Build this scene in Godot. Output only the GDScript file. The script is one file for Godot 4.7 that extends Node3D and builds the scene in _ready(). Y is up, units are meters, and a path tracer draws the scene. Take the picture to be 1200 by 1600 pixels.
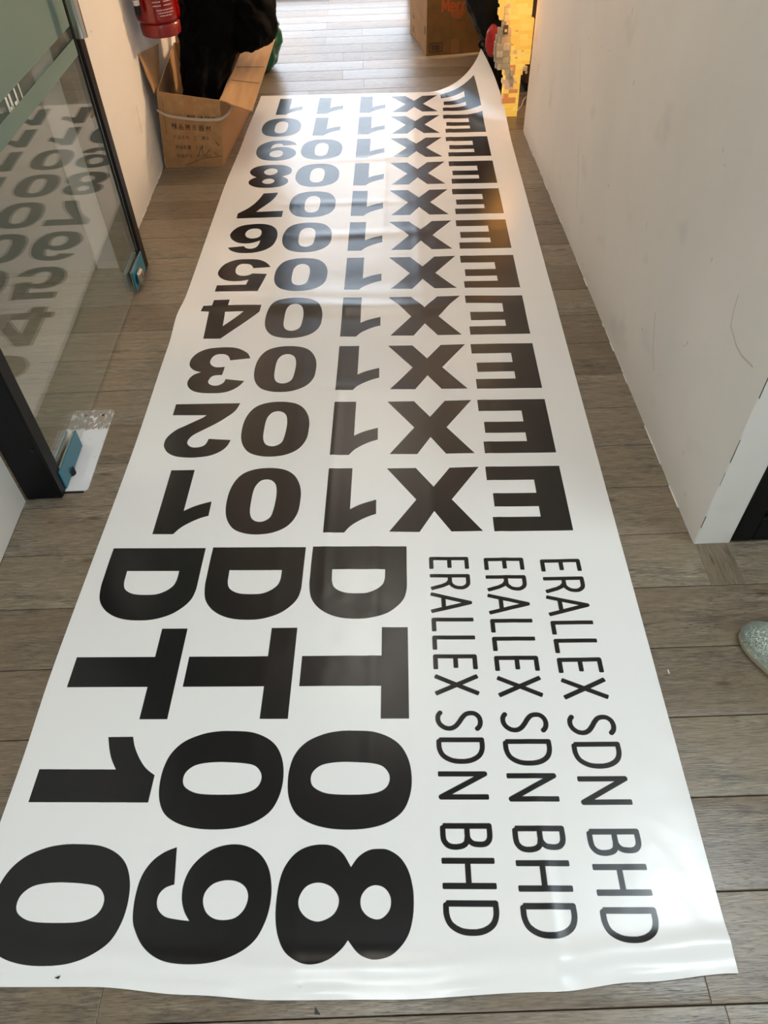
extends Node3D
# A corridor floor with a long printed vinyl sheet, a glass door, cartons and a glowing brick lamp.
# World: y up, metres, corridor runs along -z, camera 1.5 m above the floor at the origin.

var rng := RandomNumberGenerator.new()
var M := {}
var taken := {}

# sheet frame on the floor (angle against the corridor, near left corner)
const SHEET_ANGLE := 0.04014
const SHEET_O := Vector2(-0.808, -0.25)
const SHEET_W := 1.395
const SHEET_LEN := 4.455
const SECTIONS := 4

# outlines of the heavy letters: cap height 1000, each point x, y, corner flag
const GLYPHS := {
	"0": [[0,516,0,12,690,0,64,832,0,149,933,0,280,996,0,431,1015,0,568,997,0,692,938,0,776,826,0,822,687,0,837,520,0,828,352,0,790,200,0,720,82,0,616,15,0,490,-15,0,340,-14,0,206,25,0,100,116,0,33,254,0,5,384,0], [281,492,0,292,666,0,315,764,0,371,819,0,431,832,0,490,810,0,530,757,0,554,662,0,559,499,0,554,355,0,534,267,0,490,196,0,431,172,0,365,187,0,310,252,0,286,359,0]],
	"1": [[568,1,1,290,0,1,293,658,1,202,597,0,110,554,0,2,516,1,0,734,1,90,770,0,194,835,0,282,912,0,343,1000,1,571,997,1]],
	"2": [[836,4,1,0,0,1,41,146,0,117,255,0,239,385,0,372,498,0,485,594,0,536,667,0,549,741,0,527,792,0,481,829,0,426,837,0,364,824,0,321,788,0,302,730,0,293,683,1,18,709,1,39,801,0,81,879,0,149,942,0,238,988,0,351,1010,0,446,1015,0,564,1007,0,667,980,0,758,918,0,815,830,0,831,765,0,828,677,0,791,588,0,724,499,0,636,432,0,530,349,0,449,288,0,400,231,1,835,222,1]],
	"3": [[0,255,1,40,155,0,104,86,0,194,23,0,279,-5,0,390,-15,0,506,-7,0,621,13,0,719,71,0,785,151,0,821,247,0,828,342,0,811,415,0,774,473,0,716,524,0,631,557,1,703,595,0,752,657,0,775,740,0,768,822,0,737,890,0,679,952,0,604,990,0,515,1009,0,421,1015,0,320,1013,0,222,993,0,136,944,0,63,865,0,13,764,1,272,717,1,282,778,0,309,819,0,347,848,0,389,855,0,442,843,0,483,808,0,499,766,0,494,718,0,473,663,0,426,632,0,334,625,1,324,441,1,395,453,0,458,445,0,508,408,0,543,349,0,548,290,0,532,217,0,496,166,0,445,148,0,382,150,0,332,178,0,299,223,0,271,297,1]],
	"4": [[749,0,1,507,4,1,507,170,1,0,181,1,14,335,1,494,1000,1,742,996,1,772,321,1,897,314,1,881,167,1,751,163,1], [530,328,1,251,321,1,510,689,1]],
	"5": [[0,250,1,46,158,0,117,72,0,212,10,0,303,-10,0,444,-15,0,573,-3,0,679,52,0,768,149,0,816,279,0,828,392,0,810,473,0,762,554,0,682,627,0,592,664,0,506,675,0,406,664,0,305,631,1,324,786,1,780,787,1,781,981,1,113,1000,1,34,463,1,268,440,1,321,489,0,394,510,0,465,497,0,518,450,0,547,385,0,556,288,0,536,190,0,491,142,0,431,136,0,359,150,0,309,198,0,273,278,1]],
	"6": [[796,812,1,742,904,0,669,963,0,583,1002,0,494,1015,0,375,1010,0,282,986,0,192,941,0,112,871,0,44,759,0,6,594,0,0,459,0,17,304,0,59,180,0,129,80,0,220,18,0,325,-11,0,409,-15,0,525,2,0,639,33,0,730,100,0,793,212,0,822,323,0,817,410,0,781,513,0,724,591,0,650,653,0,573,681,0,499,688,0,419,675,0,342,640,0,277,592,1,280,684,0,300,782,0,333,838,0,393,868,0,459,858,0,504,823,0,527,777,1], [291,293,0,313,222,0,361,171,0,421,157,0,486,172,0,537,222,0,563,308,0,562,377,0,536,446,0,492,496,0,440,518,0,375,512,0,322,480,0,290,405,0]],
	"7": [[437,23,1,171,0,1,199,170,0,265,358,0,351,523,0,423,641,0,485,760,1,0,741,1,0,978,1,801,1000,1,807,812,1,666,640,0,575,477,0,510,310,0,467,158,0]],
	"8": [[167,536,1,92,591,0,44,668,0,32,747,0,41,826,0,96,915,0,189,977,0,307,1009,0,412,1015,0,515,1006,0,616,977,0,698,921,0,763,839,0,787,740,0,776,668,0,740,603,0,663,534,1,724,485,0,789,397,0,819,291,0,806,191,0,742,85,0,645,24,0,536,-6,0,416,-15,0,273,-6,0,163,26,0,69,96,0,17,190,0,0,294,0,13,389,0,69,471,0], [277,293,0,304,387,0,370,448,0,440,451,0,505,408,0,543,312,0,518,221,0,454,161,0,380,155,0,304,204,0], [294,730,0,316,799,0,378,842,0,456,838,0,512,791,0,527,736,0,504,670,0,448,623,0,374,621,0,316,665,0]],
	"9": [[22,230,1,293,265,1,316,202,0,361,163,0,418,158,0,471,182,0,514,239,0,532,323,0,543,428,1,479,378,0,391,342,0,284,336,0,178,369,0,89,442,0,26,541,0,0,667,0,16,789,0,74,896,0,172,972,0,300,1010,0,424,1015,0,545,991,0,662,932,0,748,824,0,801,686,0,822,526,0,815,352,0,779,226,0,707,118,0,608,39,0,523,1,0,384,-15,0,239,-1,0,132,54,0,61,138,0], [263,652,0,272,746,0,314,815,0,381,843,0,460,825,0,516,772,0,535,699,0,528,614,0,487,545,0,417,507,0,346,512,0,288,564,0]],
	"D": [[0,3,1,8,1000,1,277,998,0,464,998,0,573,994,0,680,968,0,772,905,0,858,801,0,913,659,0,929,518,0,917,356,0,871,221,0,789,110,0,672,34,0,516,4,0,368,1,0,190,0,0], [310,225,1,315,775,1,387,775,0,449,770,0,510,749,0,570,691,0,611,605,0,619,507,0,613,390,0,585,311,0,536,255,0,463,231,0,382,227,0]],
	"E": [[0,0,1,860,0,1,860,222,1,320,222,1,320,432,1,810,432,1,810,637,1,320,637,1,320,793,1,845,793,1,845,1000,1,0,1000,1]],
	"T": [[316,0,1,632,0,1,632,750,1,952,750,1,952,1000,1,0,1000,1,0,750,1,316,750,1]],
	"X": [[1075,10,1,736,8,1,539,320,1,340,9,1,0,0,1,342,520,1,30,993,1,369,997,1,545,697,1,715,1000,1,1044,992,1,740,518,1]],
}
# light rounded letters as strokes in a box of height 1: arrays of polylines
const STROKES := {
	"E": [[0.385, 0.05, 0.05, 0.05, 0.05, 0.95, 0.385, 0.95], [0.05, 0.51, 0.35, 0.51]],
	"R": [[0.05, 0, 0.05, 0.95, 0.24, 0.95, 0.34, 0.92, 0.41, 0.83, 0.42, 0.74, 0.40, 0.63, 0.33, 0.54, 0.24, 0.50, 0.05, 0.50], [0.20, 0.50, 0.30, 0.42, 0.36, 0.30, 0.45, 0.02]],
	"A": [[0.05, 0.0, 0.31, 0.95, 0.57, 0.0], [0.14, 0.31, 0.48, 0.31]],
	"L": [[0.05, 1.0, 0.05, 0.05, 0.38, 0.05]],
	"X": [[0.05, 0.02, 0.49, 0.98], [0.05, 0.98, 0.49, 0.02]],
	"S": [[0.43, 0.87, 0.36, 0.93, 0.26, 0.955, 0.15, 0.93, 0.075, 0.85, 0.06, 0.75, 0.09, 0.65, 0.17, 0.57, 0.27, 0.50, 0.36, 0.42, 0.41, 0.32, 0.40, 0.20, 0.33, 0.10, 0.23, 0.05, 0.12, 0.055, 0.04, 0.11]],
	"D": [[0.05, 0.05, 0.05, 0.95, 0.22, 0.95, 0.36, 0.90, 0.45, 0.80, 0.505, 0.66, 0.52, 0.50, 0.505, 0.34, 0.45, 0.20, 0.36, 0.10, 0.22, 0.05, 0.05, 0.05]],
	"N": [[0.05, 0.0, 0.05, 0.95, 0.52, 0.05, 0.52, 1.0]],
	"B": [[0.05, 0.05, 0.05, 0.95, 0.24, 0.95, 0.34, 0.91, 0.39, 0.82, 0.385, 0.65, 0.33, 0.56, 0.24, 0.52, 0.05, 0.52], [0.24, 0.52, 0.36, 0.49, 0.42, 0.41, 0.44, 0.28, 0.42, 0.16, 0.35, 0.08, 0.25, 0.05, 0.05, 0.05]],
	"H": [[0.05, 0.0, 0.05, 1.0], [0.49, 0.0, 0.49, 1.0], [0.05, 0.49, 0.49, 0.49]],
	"M": [[0.05, 0.0, 0.05, 1.0, 0.35, 0.3, 0.65, 1.0, 0.65, 0.0]],
	"I": [[0.1, 0.0, 0.1, 1.0]],
	"C": [[0.5, 0.85, 0.4, 0.95, 0.25, 0.97, 0.12, 0.88, 0.05, 0.7, 0.05, 0.3, 0.12, 0.12, 0.25, 0.03, 0.4, 0.05, 0.5, 0.15]],
	"e": [[0.05, 0.36, 0.45, 0.36, 0.42, 0.58, 0.25, 0.66, 0.1, 0.58, 0.05, 0.36, 0.1, 0.12, 0.28, 0.03, 0.44, 0.1]],
	"r": [[0.05, 0.0, 0.05, 0.65], [0.05, 0.45, 0.15, 0.62, 0.34, 0.65]],
	"i": [[0.05, 0.0, 0.05, 0.65], [0.05, 0.9, 0.05, 0.92]],
	"2": [[0.05, 0.8, 0.15, 0.95, 0.35, 0.95, 0.45, 0.75, 0.05, 0.05, 0.48, 0.05]],
	"0": [[0.25, 0.0, 0.08, 0.1, 0.05, 0.5, 0.08, 0.9, 0.25, 1.0, 0.42, 0.9, 0.45, 0.5, 0.42, 0.1, 0.25, 0.0]],
	":": [[0.1, 0.2, 0.1, 0.24], [0.1, 0.65, 0.1, 0.69]],
	# the carton's characters, in a unit box
	"精": [[0.05, 0.7, 0.45, 0.7], [0.25, 1, 0.25, 0], [0.1, 0.92, 0.18, 0.78], [0.42, 0.92, 0.34, 0.78], [0.22, 0.65, 0.05, 0.35], [0.28, 0.65, 0.42, 0.42], [0.5, 0.88, 0.98, 0.88], [0.55, 0.74, 0.93, 0.74], [0.5, 0.6, 0.98, 0.6], [0.74, 1, 0.74, 0.6], [0.58, 0.48, 0.58, 0.1, 0.5, 0], [0.58, 0.48, 0.9, 0.48, 0.9, 0, 0.82, 0.05], [0.58, 0.34, 0.9, 0.34], [0.58, 0.2, 0.9, 0.2]],
	"品": [[0.3, 0.95, 0.3, 0.58, 0.7, 0.58, 0.7, 0.95, 0.3, 0.95], [0.05, 0.45, 0.05, 0.03, 0.43, 0.03, 0.43, 0.45, 0.05, 0.45], [0.57, 0.45, 0.57, 0.03, 0.95, 0.03, 0.95, 0.45, 0.57, 0.45]],
	"展": [[0.15, 0.95, 0.9, 0.95, 0.9, 0.76, 0.15, 0.76], [0.15, 0.95, 0.15, 0.4, 0.03, 0.05], [0.25, 0.62, 0.95, 0.62], [0.45, 0.74, 0.45, 0.46], [0.7, 0.74, 0.7, 0.46], [0.2, 0.46, 0.98, 0.46], [0.38, 0.46, 0.38, 0.03, 0.55, 0.14], [0.88, 0.36, 0.7, 0.24], [0.55, 0.46, 0.98, 0.03]],
	"示": [[0.2, 0.9, 0.8, 0.9], [0.05, 0.62, 0.95, 0.62], [0.5, 0.62, 0.5, 0.03, 0.4, 0.08], [0.28, 0.42, 0.08, 0.12], [0.72, 0.42, 0.92, 0.12]],
	"器": [[0.08, 0.98, 0.08, 0.68, 0.42, 0.68, 0.42, 0.98, 0.08, 0.98], [0.58, 0.98, 0.58, 0.68, 0.92, 0.68, 0.92, 0.98, 0.58, 0.98], [0.04, 0.52, 0.96, 0.52], [0.5, 0.66, 0.4, 0.5, 0.1, 0.36], [0.55, 0.5, 0.92, 0.36], [0.08, 0.3, 0.08, 0, 0.42, 0, 0.42, 0.3, 0.08, 0.3], [0.58, 0.3, 0.58, 0, 0.92, 0, 0.92, 0.3, 0.58, 0.3]],
	"材": [[0.05, 0.7, 0.5, 0.7], [0.28, 1, 0.28, 0], [0.26, 0.66, 0.04, 0.3], [0.32, 0.6, 0.46, 0.44], [0.52, 0.72, 0.98, 0.72], [0.8, 1, 0.8, 0.03, 0.7, 0.08], [0.78, 0.68, 0.5, 0.28]],
	"产": [[0.5, 1, 0.56, 0.9], [0.12, 0.85, 0.9, 0.85], [0.32, 0.78, 0.38, 0.64], [0.7, 0.78, 0.62, 0.64], [0.14, 0.58, 0.92, 0.58], [0.2, 0.58, 0.18, 0.3, 0.04, 0.02]],
	"名": [[0.42, 1, 0.1, 0.6], [0.38, 0.86, 0.82, 0.86, 0.5, 0.5, 0.04, 0.3], [0.35, 0.74, 0.5, 0.62], [0.36, 0.4, 0.36, 0, 0.86, 0, 0.86, 0.4, 0.36, 0.4]],
	"称": [[0.4, 0.98, 0.08, 0.86], [0.05, 0.66, 0.45, 0.66], [0.26, 0.9, 0.26, 0], [0.24, 0.6, 0.05, 0.25], [0.62, 1, 0.5, 0.72], [0.58, 0.82, 0.97, 0.82, 0.92, 0.7], [0.75, 0.8, 0.75, 0.03, 0.66, 0.08], [0.6, 0.5, 0.5, 0.2], [0.88, 0.5, 0.98, 0.2]],
	"装": [[0.18, 1, 0.18, 0.62], [0.05, 0.9, 0.12, 0.8], [0.4, 0.86, 0.95, 0.86], [0.68, 1, 0.68, 0.66], [0.46, 0.66, 0.9, 0.66], [0.04, 0.5, 0.96, 0.5], [0.5, 0.58, 0.5, 0.5, 0.05, 0.18], [0.34, 0.32, 0.34, 0.02, 0.52, 0.1], [0.5, 0.42, 0.95, 0.02]],
	"箱": [[0.22, 1, 0.06, 0.78], [0.15, 0.9, 0.46, 0.9], [0.66, 1, 0.54, 0.78], [0.6, 0.9, 0.96, 0.9], [0.05, 0.55, 0.48, 0.55], [0.27, 0.72, 0.27, 0], [0.26, 0.5, 0.05, 0.2], [0.56, 0.66, 0.56, 0, 0.92, 0, 0.92, 0.66, 0.56, 0.66], [0.56, 0.44, 0.92, 0.44], [0.56, 0.22, 0.92, 0.22]],
	"数": [[0.05, 0.74, 0.5, 0.74], [0.27, 0.98, 0.27, 0.5], [0.12, 0.92, 0.18, 0.82], [0.42, 0.92, 0.36, 0.82], [0.25, 0.72, 0.06, 0.52], [0.05, 0.38, 0.5, 0.38], [0.28, 0.48, 0.14, 0.22, 0.44, 0.04], [0.4, 0.36, 0.3, 0.14, 0.06, 0.02], [0.66, 1, 0.54, 0.62], [0.6, 0.78, 0.97, 0.78], [0.84, 0.76, 0.72, 0.3, 0.52, 0.02], [0.6, 0.55, 0.97, 0.02]],
	"量": [[0.24, 0.98, 0.24, 0.72, 0.76, 0.72, 0.76, 0.98, 0.24, 0.98], [0.24, 0.85, 0.76, 0.85], [0.04, 0.62, 0.96, 0.62], [0.22, 0.52, 0.22, 0.26, 0.78, 0.26, 0.78, 0.52, 0.22, 0.52], [0.22, 0.39, 0.78, 0.39], [0.5, 0.52, 0.5, 0.02], [0.16, 0.14, 0.84, 0.14], [0.04, 0.02, 0.96, 0.02]],
	"外": [[0.3, 1, 0.06, 0.5], [0.24, 0.8, 0.52, 0.8, 0.36, 0.34, 0.06, 0.04], [0.2, 0.58, 0.34, 0.44], [0.7, 1, 0.7, 0], [0.7, 0.6, 0.96, 0.42]],
	"尺": [[0.2, 0.94, 0.82, 0.94, 0.82, 0.56, 0.2, 0.56], [0.2, 0.94, 0.2, 0.4, 0.04, 0.03], [0.5, 0.56, 0.66, 0.22, 0.97, 0.03]],
	"寸": [[0.05, 0.7, 0.95, 0.7], [0.66, 1, 0.66, 0.05, 0.54, 0.1], [0.24, 0.52, 0.36, 0.34]],
	"三": [[0.15, 0.9, 0.85, 0.9], [0.2, 0.5, 0.8, 0.5], [0.05, 0.06, 0.95, 0.06]],
}

# ------------------------------------------------------------------ helpers
func numbered(called: String) -> String:
	if not taken.has(called):
		taken[called] = 0
		return called
	taken[called] += 1
	return "%s_%03d" % [called, taken[called]]


func tag(o: Node, label := "", category := "", group := "", kind := "") -> Node:
	if label != "":
		o.set_meta("label", label)
	if category != "":
		o.set_meta("category", category)
	if group != "":
		o.set_meta("group", group)
	if kind != "":
		o.set_meta("kind", kind)
	return o


func thing(called: String, label: String, category: String, at := Vector3.ZERO, turn := 0.0, group := "", kind := "") -> Node3D:
	var o := Node3D.new()
	o.name = numbered(called)
	add_child(o)
	o.position = at
	o.rotation.y = turn
	tag(o, label, category, group, kind)
	return o


func obj(called: String, mesh: Mesh, m: Material, parent: Node = null, at := Vector3.ZERO, rot := Vector3.ZERO) -> MeshInstance3D:
	var o := MeshInstance3D.new()
	o.mesh = mesh
	if m:
		o.material_override = m
	if parent == null:
		o.name = numbered(called)
		add_child(o)
	else:
		o.name = called
		parent.add_child(o, true)
	o.position = at
	o.rotation = rot
	return o


func begin() -> SurfaceTool:
	var st := SurfaceTool.new()
	st.begin(Mesh.PRIMITIVE_TRIANGLES)
	return st


# a flat convex polygon facing "out"; uvs by position when none are given
func poly(st: SurfaceTool, pts: Array, out: Vector3, uvs: Array = []) -> void:
	var n: Vector3 = (pts[2] - pts[0]).cross(pts[1] - pts[0])
	var order := range(pts.size())
	if n.dot(out) < 0.0:
		order.reverse()
		n = -n
	n = n.normalized()
	for i in range(1, pts.size() - 1):
		for k in [order[0], order[i], order[i + 1]]:
			st.set_normal(n)
			if uvs.size():
				st.set_uv(uvs[k])
			else:
				var p: Vector3 = pts[k]
				var a := n.abs()
				st.set_uv(Vector2(p.z, -p.y) if a.x > a.y and a.x > a.z else Vector2(p.x, p.z) if a.y > a.z else Vector2(p.x, -p.y))
			st.add_vertex(pts[k])


# a box with chamfered edges between two corners
func add_box(st: SurfaceTool, lo: Vector3, hi: Vector3, bevel := 0.0, basis := Transform3D()) -> void:
	var c := (lo + hi) / 2.0
	var h := (hi - lo) / 2.0
	var b := minf(bevel, minf(h.x, minf(h.y, h.z)) * 0.9)
	var axes := [Vector3.RIGHT, Vector3.UP, Vector3.BACK]
	for ax in 3:
		for s in [-1.0, 1.0]:
			var u := (ax + 1) % 3
			var v := (ax + 2) % 3
			var pts := []
			for q in [[-1.0, -1.0], [1.0, -1.0], [1.0, 1.0], [-1.0, 1.0]]:
				var p := Vector3.ZERO
				p[ax] = s * h[ax]
				p[u] = q[0] * (h[u] - b)
				p[v] = q[1] * (h[v] - b)
				pts.append(basis * (c + p))
			var out := Vector3.ZERO
			out[ax] = s
			poly(st, pts, basis.basis * out)
	if b <= 0.0:
		return
	for ax in 3:
		var u := (ax + 1) % 3
		var v := (ax + 2) % 3
		for su in [-1.0, 1.0]:
			for sv in [-1.0, 1.0]:
				var pts := []
				for q in [[-1.0, 0], [1.0, 0], [1.0, 1], [-1.0, 1]]:
					var p := Vector3.ZERO
					p[ax] = q[0] * (h[ax] - b)
					p[u] = su * (h[u] - (b if q[1] == 0 else 0.0))
					p[v] = sv * (h[v] - (0.0 if q[1] == 0 else b))
					pts.append(basis * (c + p))
				var out := Vector3.ZERO
				out[u] = su
				out[v] = sv
				poly(st, pts, basis.basis * out)
	for sx in [-1.0, 1.0]:
		for sy in [-1.0, 1.0]:
			for sz in [-1.0, 1.0]:
				var s := Vector3(sx, sy, sz)
				var pts := [basis * (c + s * (h - Vector3(0, b, b))), basis * (c + s * (h - Vector3(b, 0, b))), basis * (c + s * (h - Vector3(b, b, 0)))]
				poly(st, pts, basis.basis * s)


func box_mesh(lo: Vector3, hi: Vector3, bevel := 0.0) -> ArrayMesh:
	var st := begin()
	add_box(st, lo, hi, bevel)
	return st.commit()


# a smooth surface through a grid of points; rows[j][i]
func grid_mesh(rows: Array, closed := false, uvs: Array = [], flip := false, into: ArrayMesh = null) -> ArrayMesh:
	var nv := rows.size()
	var nu: int = rows[0].size()
	var pos := PackedVector3Array()
	var nor := PackedVector3Array()
	var tex := PackedVector2Array()
	var idx := PackedInt32Array()
	var cols := nu + (1 if closed else 0)
	for j in nv:
		for i in cols:
			var ii := i % nu
			var p: Vector3 = rows[j][ii]
			var l: Vector3 = rows[j][(ii - 1 + nu) % nu if closed else maxi(ii - 1, 0)]
			var r: Vector3 = rows[j][(ii + 1) % nu if closed else mini(ii + 1, nu - 1)]
			var d: Vector3 = rows[maxi(j - 1, 0)][ii]
			var t: Vector3 = rows[mini(j + 1, nv - 1)][ii]
			var n := (r - l).cross(t - d)
			if n.length_squared() < 1e-18:
				n = Vector3.UP
			n = n.normalized()
			pos.append(p)
			nor.append(-n if flip else n)
			tex.append(uvs[j][ii] if uvs.size() else Vector2(float(i) / nu, float(j) / nv))
	for j in nv - 1:
		for i in cols - 1:
			var a := j * cols + i
			var q := [a, a + cols, a + 1, a + 1, a + cols, a + cols + 1]
			if flip:
				q = [a, a + 1, a + cols, a + 1, a + cols + 1, a + cols]
			for k in q:
				idx.append(k)
	var arr := []
	arr.resize(Mesh.ARRAY_MAX)
	arr[Mesh.ARRAY_VERTEX] = pos
	arr[Mesh.ARRAY_NORMAL] = nor
	arr[Mesh.ARRAY_TEX_UV] = tex
	arr[Mesh.ARRAY_INDEX] = idx
	var mesh := into if into else ArrayMesh.new()
	mesh.add_surface_from_arrays(Mesh.PRIMITIVE_TRIANGLES, arr)
	return mesh


# profile [radius, height] pairs turned about y
func lathe(profile: Array, sides := 32) -> ArrayMesh:
	var rows := []
	for pr in profile:
		var row := []
		for i in sides:
			var a := TAU * i / sides
			row.append(Vector3(cos(a) * pr[0], pr[1], -sin(a) * pr[0]))
		rows.append(row)
	return grid_mesh(rows, true)


# a round bar along a path
func tube(path: Array, radius: float, sides := 10) -> ArrayMesh:
	var rows := []
	var side := Vector3.ZERO
	for j in path.size():
		var d: Vector3 = (path[mini(j + 1, path.size() - 1)] - path[maxi(j - 1, 0)]).normalized()
		if side == Vector3.ZERO:
			side = d.cross(Vector3.UP if absf(d.y) < 0.9 else Vector3.RIGHT).normalized()
		side = (side - d * side.dot(d)).normalized()
		var up := d.cross(side)
		var row := []
		for i in sides:
			var a := TAU * i / sides
			row.append(path[j] + side * cos(a) * radius + up * sin(a) * radius)
		rows.append(row)
	var first := []
	var last := []
	for i in sides:
		first.append(path[0])
		last.append(path[-1])
	rows.push_front(first)
	rows.append(last)
	return grid_mesh(rows, true)


func smooth_path(pts: Array, steps := 6) -> Array:
	var out := []
	for i in pts.size() - 1:
		for k in steps:
			out.append(pts[i].cubic_interpolate(pts[i + 1], pts[maxi(i - 1, 0)], pts[mini(i + 2, pts.size() - 1)], float(k) / steps))
	out.append(pts[-1])
	return out


func noise(seed_: int, freq: float, oct := 3, kind := FastNoiseLite.TYPE_SIMPLEX_SMOOTH) -> FastNoiseLite:
	var n := FastNoiseLite.new()
	n.seed = seed_
	n.noise_type = kind
	n.frequency = freq
	n.fractal_octaves = oct
	return n


func mat(c: Color, rough := 0.6, metal := 0.0, spec := 0.5) -> StandardMaterial3D:
	var m := StandardMaterial3D.new()
	m.albedo_color = c
	m.roughness = rough
	m.metallic = metal
	m.metallic_specular = spec
	return m


func bump(m: StandardMaterial3D, n: FastNoiseLite, size: int, scale: Vector3, cm: float) -> StandardMaterial3D:
	var t := NoiseTexture2D.new()
	t.width = size
	t.height = size
	t.seamless = true
	t.noise = n
	m.heightmap_enabled = true
	m.heightmap_texture = t
	m.heightmap_scale = cm
	m.uv1_scale = scale
	return m


# strokes into an image: each segment a bar with slightly rounded ends
func draw_strokes(img: Image, lines: Array, at: Vector2, right: Vector2, up: Vector2, thick: float, ink: Color) -> void:
	for line in lines:
		var n: int = line.size() / 2
		var pts := []
		for k in n:
			pts.append(at + right * line[k * 2] + up * line[k * 2 + 1])
		var out := [pts[0]]
		for k in n - 1:
			# gentle turns are curves, sharp ones corners
			var a: Vector2 = pts[k]
			var b: Vector2 = pts[k + 1]
			var before := a
			var after := b
			if n > 7 and k > 0 and (a - pts[k - 1]).angle_to(b - a) < 0.95 and (a - pts[k - 1]).angle_to(b - a) > -0.95:
				before = pts[k - 1]
			if n > 7 and k < n - 2 and absf((b - a).angle_to(pts[k + 2] - b)) < 0.95:
				after = pts[k + 2]
			var steps := 1 if before == a and after == b else 4
			for q in range(1, steps + 1):
				out.append(a.cubic_interpolate(b, before, after, float(q) / steps))
		for k in out.size() - 1:
			bar(img, out[k], out[k + 1], thick / 2.0, k > 0, k < out.size() - 2, ink)


func bar(img: Image, a: Vector2, b: Vector2, r: float, round_a: bool, round_b: bool, ink: Color) -> void:
	var lo := a.min(b) - Vector2(r + 1, r + 1)
	var hi := a.max(b) + Vector2(r + 1, r + 1)
	var d := b - a
	var len := maxf(d.length(), 0.001)
	d /= len
	var soft := r * 0.45
	for y in range(maxi(0, int(lo.y)), mini(img.get_height(), int(hi.y) + 2)):
		for x in range(maxi(0, int(lo.x)), mini(img.get_width(), int(hi.x) + 2)):
			var p := Vector2(x + 0.5, y + 0.5) - a
			var t := p.dot(d)
			var s := absf(p.dot(d.orthogonal()))
			var dist := 0.0
			if t < 0.0 and round_a:
				dist = p.length() - r
			elif t > len and round_b:
				dist = (p - d * len).length() - r
			else:
				var ex := maxf(-t, t - len)
				var qx := maxf(ex + soft, 0.0)
				var qy := maxf(s - r + soft, 0.0)
				dist = sqrt(qx * qx + qy * qy) - soft if ex > -soft else s - r
			var cover := clampf(0.5 - dist, 0.0, 1.0)
			if cover > 0.0:
				img.set_pixel(x, y, img.get_pixel(x, y).lerp(ink, cover))


# one heavy glyph as a small grey image, white ground and black ink
# axes: image position = gx * ax + gy * ay, shifted so that everything is inside
func raster_glyph(called: String, ax: Vector2, ay: Vector2) -> Array:
	var outlines := []
	var lo := Vector2(1e9, 1e9)
	var hi := -lo
	for c in GLYPHS[called]:
		var n: int = c.size() / 3
		var pts := []
		var corner := []
		for k in n:
			pts.append(ax * c[k * 3] / 1000.0 + ay * c[k * 3 + 1] / 1000.0)
			corner.append(c[k * 3 + 2] == 1)
		var fine := PackedVector2Array()
		for k in n:
			var p0: Vector2 = pts[k]
			var p1: Vector2 = pts[(k + 1) % n]
			fine.append(p0)
			if corner[k] and corner[(k + 1) % n]:
				continue
			var before: Vector2 = p0 if corner[k] else pts[(k - 1 + n) % n]
			var after: Vector2 = p1 if corner[(k + 1) % n] else pts[(k + 2) % n]
			for q in range(1, 6):
				fine.append(p0.cubic_interpolate(p1, before, after, q / 6.0))
		for p in fine:
			lo = lo.min(p)
			hi = hi.max(p)
		outlines.append(fine)
	lo = (lo - Vector2.ONE).floor()
	var w := int(hi.x - lo.x) + 2
	var h := int(hi.y - lo.y) + 2
	var SUB := 4
	var cross := []
	cross.resize(h * SUB)
	for k in cross.size():
		cross[k] = []
	for fine in outlines:
		for k in fine.size():
			var p: Vector2 = fine[k] - lo
			var q: Vector2 = fine[(k + 1) % fine.size()] - lo
			if p.y > q.y:
				var sw := p
				p = q
				q = sw
			var y0 := int(ceil(p.y * SUB - 0.5))
			var y1 := int(ceil(q.y * SUB - 0.5))
			for y in range(y0, y1):
				cross[y].append(p.x + (q.x - p.x) * ((y + 0.5) / SUB - p.y) / (q.y - p.y))
	var bytes := PackedByteArray()
	bytes.resize(w * h)
	var acc := PackedFloat32Array()
	acc.resize(w + 2)
	for y in h:
		acc.fill(0.0)
		for s in SUB:
			var xs: Array = cross[y * SUB + s]
			xs.sort()
			for k in range(0, xs.size() - 1, 2):
				for e in 2:
					var x: float = xs[k + e]
					var sign := 1.0 if e == 0 else -1.0
					var i := int(x)
					var f := x - i
					acc[i] += sign * (1.0 - f) / SUB
					acc[i + 1] += sign * f / SUB
		var sum := 0.0
		for x in w:
			sum += acc[x]
			bytes[y * w + x] = int(255.0 - clampf(sum, 0.0, 1.0) * 232.0)
	return [Image.create_from_data(w, h, false, Image.FORMAT_L8, bytes), lo]

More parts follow.
